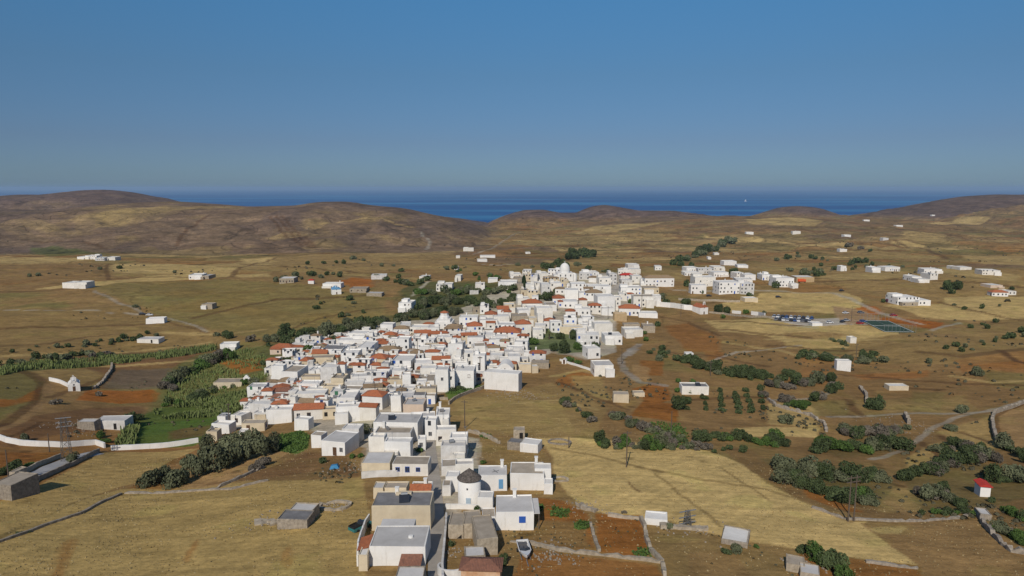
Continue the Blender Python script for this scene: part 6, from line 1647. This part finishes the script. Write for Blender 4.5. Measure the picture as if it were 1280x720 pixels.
# the 290 largest bushes stand alone, the smaller far ones are one mass
PLANTS_B = sorted([p for p in PLANTS if p[6] == 'bush'], key=lambda p: -p[2])
ORD = ['first','second','third','fourth','fifth','sixth','seventh','eighth','ninth','tenth','eleventh','twelfth','thirteenth','fourteenth','fifteenth','sixteenth','seventeenth','eighteenth','nineteenth','twentieth']
SOLO = [p for p in PLANTS if p[6] != 'bush']+PLANTS_B[:285]; same_ = {}
for i_, p in enumerate(SOLO): same_.setdefault(p[4], []).append(i_)
for k_, L_ in same_.items():
    if len(L_) > 1 and 'each' not in k_:
        L_.sort(key=lambda i_: SOLO[i_][0]); L_ = L_
        vert = 'orchard row' in k_
        if vert: L_.sort(key=lambda i_: SOLO[i_][1])
        for j_, i_ in enumerate(L_):
            q = list(SOLO[i_]); q[4] = (ORD[min(j_, 19)]+' from the far end, ' if vert else ORD[min(j_, 19)]+' from left, ')+k_
            if vert: q[4] = q[4].replace('small dark fruit tree in the orchard row', 'fruit tree')
            if len(q[4].split()) > 16: q[4] = q[4].replace('grey brown leafless','leafless').replace('grey green','grey').replace('dark green','dark').replace('fresh green','green')
            if len(q[4].split()) > 16: q[4] = q[4].replace(' from left,', ',').replace(' the ', ' ', 1) if False else q[4].replace('upper edge of the big straw field', 'straw field edge').replace(' upper band of the',' upper').replace(' lower band of the',' lower').replace('along the upper edge of','along')
            SOLO[i_] = tuple(q)
for p in SOLO: plant(*p, flush=True)
kinds_ = list(k for k in LEAF if k != 'cyp'); VV = []; FF = []; MM = []; nv = 0
for p in PLANTS_B[285:]:
    x, y, t = hit(p[0], p[1]); s = p[2]/(FPX/t)/2.1*1.28; me_ = rnd.choice(CR[p[3]+'_s']); a = rnd.uniform(0, 6.28)
    co = np.empty(len(me_.vertices)*3); me_.vertices.foreach_get('co', co); co = co.reshape(-1, 3)*np.array([s, s, s*1.2*p[7]]); ca, sa = math.cos(a), math.sin(a)
    VV.append(np.stack([co[:,0]*ca-co[:,1]*sa+x, co[:,0]*sa+co[:,1]*ca+y, co[:,2]+Hs(x,y)], 1)); FF.append(np.arange(len(co)).reshape(-1, 4)+nv); MM += [kinds_.index(p[3])]*(len(co)//4); nv += len(co)
stuff(obj('distant_bushes', mesh('distant_bushes', np.concatenate(VV), [tuple(map(int, f)) for f in np.concatenate(FF)], [LEAF[k] for k in kinds_], MM)), 'small distant bushes in hedges and groves on the plain', 'bushes')
# ---- uncountable growth
def scatter_poly(P, n, rs, seed):
    W = [G(*p) for p in P]; r = np.random.default_rng(seed); x0, x1 = min(p[0] for p in W), max(p[0] for p in W); y0, y1 = min(p[1] for p in W), max(p[1] for p in W)
    X = r.uniform(x0, x1, n*6); Y = r.uniform(y0, y1, n*6); k = inpoly(X, Y, W); return X[k][:n], Y[k][:n], r
REED = leafmat('reed_leaves', (.125,.175,.05), (.18,.19,.08), .05)
vs = []; fs = []
for P, n, hh in (([(150,540),(190,515),(250,500),(310,490),(335,478),(338,495),(280,520),(200,524),(170,530)], 6000, 2.2), ([(0,462),(60,452),(150,448),(220,440),(272,432),(268,438),(200,449),(140,456),(40,462),(0,470)], 5200, 2.8), ([(200,510),(212,480),(240,455),(285,440),(335,436),(338,470),(300,485),(240,500)], 2600, 1.6), ([(145,556),(165,528),(175,528),(168,560)], 1100, 2.0)):
    X, Y, r = scatter_poly(P, n, 0, 3); Z = H(X, Y); dens = fbm(X, Y, 11, 77)
    kp = dens > .42; X, Y, Z, dens = X[kp], Y[kp], Z[kp], dens[kp]
    for x, y, z, dn in zip(X, Y, Z, dens):
        h_ = hh*r.uniform(.35, 1.1)*(.1+dn*1.3); a = r.uniform(0, 3.14); w_ = r.uniform(.14, .3); lx, ly = r.normal(0, .35, 2)
        k = len(vs); ca, sa = math.cos(a)*w_, math.sin(a)*w_
        vs += [(x-ca, y-sa, z-.1), (x+ca, y+sa, z-.1), (x+lx+ca*.6, y+ly+sa*.6, z+h_), (x+lx-ca*.6, y+ly-sa*.6, z+h_*.92)]; fs.append((k,k+1,k+2,k+3))
stuff(obj('reeds', mesh('reeds', vs, fs, [REED])), 'pale green reeds filling the stream bed left of the town', 'reeds')
vs = []; fs = []
for P, n in (([(800,548),(850,532),(862,545),(850,560),(805,562)], 900), ([(812,528),(850,530),(845,545),(815,540)], 300), ([(338,562),(347,545),(376,539),(386,546),(384,560),(365,567)], 1500), ([(558,492),(570,480),(588,479),(604,484),(575,493)], 1100), ([(690,635),(712,638),(708,648),(688,645)], 160), ([(718,655),(735,652),(735,662),(720,662)], 140), ([(660,628),(680,632),(676,640),(662,636)], 120), ([(790,690),(812,686),(812,696),(795,698)], 80), ([(600,542),(615,545),(612,549),(600,547)], 90)):
    X, Y, r = scatter_poly(P, n, 0, 5); Z = H(X, Y)
    for x, y, z in zip(X, Y, Z):
        for q in range(3):
            d = r.normal(size=3); d[2] = abs(d[2]); d /= np.linalg.norm(d); u = np.cross(d, r.normal(size=3)); u /= np.linalg.norm(u); w_ = np.cross(d, u); s = r.uniform(.12, .3); p = np.array([x, y, z+.1])+r.normal(size=3)*.2
            k = len(vs); vs += [p+u*s, p+w_*s, p-u*s, p-w_*s]; fs.append((k,k+1,k+2,k+3))
stuff(obj('garden_greens', mesh('garden_greens', vs, fs, [LEAF['green']])), 'bright green vines and kitchen garden leaves', 'ground cover')
# low scrub dots over slopes and hills
vs = []; fs = []
def blob(x, y, z, s, r, n=5):
    for q in range(n):
        d = r.normal(size=3); d[2] = abs(d[2])*1.2+.2; d /= np.linalg.norm(d); u = np.cross(d, r.normal(size=3)); u /= np.linalg.norm(u); w_ = np.cross(d, u); p = np.array([x, y, z+.25*s])+d*s*np.array([.6,.6,.35]); m_ = s*r.uniform(.5, .8)
        k = len(vs); vs.extend([p+u*m_, p+w_*m_, p-u*m_, p-w_*m_]); fs.append((k,k+1,k+2,k+3))
for P, n, s0, s1 in (([(950,560),(1290,540),(1290,660),(1100,640),(1000,610)], 700, .3, .9), ([(690,470),(1030,480),(1040,550),(740,545)], 600, .3, .9), ([(0,460),(330,450),(340,520),(0,560)], 600, .3, .9), ([(0,380),(480,380),(330,440),(0,450)], 500, .4, 1.2), ([(860,400),(1290,400),(1290,540),(960,500)], 700, .4, 1.2),
                     ([(0,330),(640,320),(640,372),(0,380)], 700, .8, 2.2), ([(640,290),(1290,285),(1290,380),(860,370),(850,340),(640,335)], 1100, 1, 2.6), ([(0,262),(590,275),(590,318),(0,320)], 1500, 1.2, 3.2), ([(630,655),(1000,650),(1010,730),(640,730)], 260, .08, .3), ([(0,620),(450,600),(450,730),(0,730)], 90, .08, .2), ([(390,570),(455,560),(455,610),(395,600)], 90, .2, .5)):
    X, Y, r = scatter_poly(P, n, 0, int(P[0][0]+n)); 
    dn = fbm(X, Y, (Y.mean() if len(Y) else 1)*.12, 91); keep = dn > .6; X, Y = X[keep], Y[keep]
    Z = H(X, Y)
    for x, y, z in zip(X, Y, Z): blob(x, y, z, r.uniform(s0, s1), r)
stuff(obj('low_scrub', mesh('low_scrub', vs, fs, [leafmat('scrub_leaves', (.11,.10,.06), (.065,.06,.04), .05)])), 'low dry scrub dotting the slopes and far hills', 'scrub')
# dry grass tufts of the near fields
vs = []; fs = []; mi = []; r = np.random.default_rng(21)
W = [G(*p) for p in ((-40,735),(-40,640),(120,575),(300,560),(560,545),(700,520),(900,560),(1060,620),(1320,640),(1320,735))]
X = r.uniform(-120, 130, 60000); Y = r.uniform(88, 235, 60000); k_ = inpoly(X, Y, W)&(np.abs(X-np.interp(Y, [90,125,150,200,240], [-10.2,-13,-17,-24,-29])) > 3.2)
X, Y = X[k_], Y[k_]; dn = fbm(X, Y, 7, 66); k_ = dn > r.uniform(.3, .75, len(X)); X, Y = X[k_][:15000], Y[k_][:15000]; Z = H(X, Y)
for x, y, z in zip(X, Y, Z):
    a = r.uniform(0, 3.14); w_ = r.uniform(.05, .16); h_ = r.uniform(.06, .22); lx, ly = r.normal(0, .06, 2); ca, sa = math.cos(a)*w_, math.sin(a)*w_; k = len(vs)
    vs += [(x-ca,y-sa,z-.02),(x+ca,y+sa,z-.02),(x+lx+ca*.8,y+ly+sa*.8,z+h_),(x+lx-ca*.7,y+ly-sa*.7,z+h_*.8)]; fs.append((k,k+1,k+2,k+3)); mi.append(int(r.random() < .35))
stuff(obj('dry_grass', mesh('dry_grass', vs, fs, [mat('straw_grass', (.38,.30,.16), 1, .2, 2), mat('brown_grass', (.24,.18,.09), 1, .2, 2)], mi)), 'short dry grass tufts over the near fields', 'grass')
# rubble stones along ruins
vs = []; fs = []; r = np.random.default_rng(8)
for px, py, n, sp in ((330,652,40,2.5),(417,632,30,2.2),(735,634,60,2.5),(858,660,50,3),(640,492,70,5),(660,496,60,5),(1120,530,60,5),(785,420,60,6),(690,695,90,2.2),(570,690,30,1.5),(90,530,60,4),(105,540,50,4),(1000,705,30,2),(640,490,40,4),(432,582,40,3),(448,585,30,2),(1140,535,40,5)):
    x, y, t = hit(px, py)
    for i in range(n):
        a, b_ = x+r.normal(0, sp), y+r.normal(0, sp); s = r.uniform(.08, .26); z = Hs(a, b_); k = len(vs)
        q = r.uniform(.6, 1.2, 8)*s
        vs += [(a-q[0],b_-q[1],z-.1),(a+q[2],b_-q[3],z-.1),(a+q[4],b_+q[5],z-.1),(a-q[6],b_+q[7],z-.1),(a-q[0]*.6,b_-q[1]*.5,z+s*.8),(a+q[2]*.5,b_-q[3]*.6,z+s*.9),(a+q[4]*.6,b_+q[5]*.5,z+s*.7),(a-q[6]*.5,b_+q[7]*.6,z+s)]
        fs += [tuple(k+i_ for i_ in f_) for f_ in ((4,5,6,7),(0,1,5,4),(1,2,6,5),(2,3,7,6),(3,0,4,7))]
stuff(obj('rubble', mesh('rubble', vs, fs, [STONE])), 'scattered fallen stones around the ruins', 'rubble')

# past the largest 270 listed houses, the smallest ones of the packed town are one mass
def join_stuff(roots, name, label, cat):
    V = []; F = []; Mi = []; mats = []; nv = 0
    def rec(o, M):
        nonlocal nv
        M = M @ o.matrix_basis
        if o.data:
            co = np.empty(len(o.data.vertices)*3); o.data.vertices.foreach_get('co', co); co = co.reshape(-1, 3); A = np.array(M); V.append(co @ A[:3,:3].T+A[:3,3])
            for p in o.data.polygons:
                F.append(tuple(i+nv for i in p.vertices)); m_ = o.data.materials[p.material_index]
                if m_ not in mats: mats.append(m_)
                Mi.append(mats.index(m_))
            nv += len(co)
        for c in kids.get(o.name, ()): rec(c, M)
    kids = {}
    for o in COL.objects:
        if o.parent: kids.setdefault(o.parent.name, []).append(o)
    from mathutils import Matrix
    dead = []
    for r_ in roots: rec(r_, Matrix.Identity(4)); dead += [r_]+kids.get(r_.name, [])+[g for c in kids.get(r_.name, []) for g in kids.get(c.name, [])]
    o = stuff(obj(name, mesh(name, np.concatenate(V), F, mats, Mi)), label, cat)
    for d in dead: bpy.data.objects.remove(d)
    return o
def shown(h):
    pm = FPX/h['t']; a = h['w']*pm*min(h['h']*pm, 18)
    town = 300 < h['x'] < 830 and h['y'] > 335
    return a*(1 if not town else .5)*(.6 if h.get('fill') else 1)
HOUSES.sort(key=lambda h: -shown(h))
join_stuff([h['o'] for h in HOUSES[255:]], 'small_houses', 'smallest half hidden white houses packed between the others', 'houses')
HOUSES = HOUSES[:255]
# ---------------------------------------------------------------- labels of the houses of the town and the plain
LM = [((586,610),'the round windmill'),((706,334),'the domed church'),((655,352),'the tall cypress'),((687,414),'the palm tree'),((626,476),'the long blank white house'),((1000,399),'the car park'),((1112,408),'the sports pitch'),((880,388),'the tiled chapel'),
      ((825,356),'the school block'),((555,392),'the stepped church'),((420,360),'the blue roofed chapel'),((93,480),'the lone left chapel'),((516,510),'the pinkish house'),((495,540),'the big terraced roofs'),((412,562),'the white farmhouse'),
      ((308,477),'the open belfry'),((785,353),'the town square'),((705,438),'the garden trees'),((282,415),'the wide dark tree'),((1142,376),'the large villa'),((1055,456),'the crenellated ruin'),((725,316),'the pine clump'),((610,282),'the sea notch'),((1000,262),'the round sea hill'),
      ((880,315),'the long far grove'),((579,440),'the tall utility pole'),((469,500),'the pole left of centre'),((130,240),'the highest left hill'),((1250,245),'the right sea headland'),((513,440),'the orange scaffold roof'),((343,470),'the town left edge') ]
LM = [l for l in LM if l[1] not in ('the pole left of centre',)]
ROOFW = {'w': 'flat white roof', 'g': 'flat grey roof', 'd': 'dark grey roof', 'e': 'flat tan roof', 't': 'orange tiled roof', 'b': 'tan tiled roof', 'R': 'red roof', 'O': 'rusty tiled roof'}
WALLW = {'w': 'white', 'v': 'white', 'o': 'greyish', 'c': 'cream', 'p': 'pinkish', 's': 'stone', 'l': 'pale stone', 'y': 'ochre', 'x': 'rusty'}
WINW = {'B': 'blue shuttered ', 'L': 'blue windowed ', 'R': 'red windowed ', 'K': '', 'N': '', '': '', 'G': ''}
groups = {}
for hh in HOUSES:
    best = min(LM, key=lambda l: math.hypot(hh['x']-l[0][0], (hh['y']-l[0][1])*1.6)); dx, dy = hh['x']-best[0][0], (hh['y']-best[0][1])*1.3
    a = math.degrees(math.atan2(-dy, dx)) % 360
    hh['dir'] = ['right of','upper right of','above','upper left of','left of','lower left of','below','lower right of'][int((a+22.5)//45) % 8]; hh['lm'] = best[1]; hh['d'] = math.hypot(dx, dy)
    sz = 'low' if hh['h'] < 3.3 else ('small' if hh['w'] < 5.5 and hh['h'] < 5 else ('tall' if hh['h'] > 6.4 else ('long' if hh['w'] > 10 else '')))
    hh['desc'] = (sz+' '+WINW[hh['win']]+WALLW[hh['typ'][0]]).strip()+' house, '+ROOFW[hh['typ'][1]]
    groups.setdefault((hh['desc'], hh['dir'], hh['lm']), []).append(hh)
OR2 = ['first','second','third','fourth','fifth','sixth','seventh','eighth','ninth','tenth','eleventh','twelfth']
for (desc, di, lm), L_ in groups.items():
    L_.sort(key=lambda q: q['d'])
    for i, hh in enumerate(L_):
        hh['o']['label'] = '%s, %s%s %s' % (desc, (OR2[min(i, 11)]+' such ' if len(L_) > 1 else ''), di, lm)
        far = hh['t'] > 700
        hh['o']['group'] = 'houses scattered on the plain and hills' if (hh['x'] < 255 or hh['x'] > 850 or hh['y'] < 330) else 'houses of the white hill town'
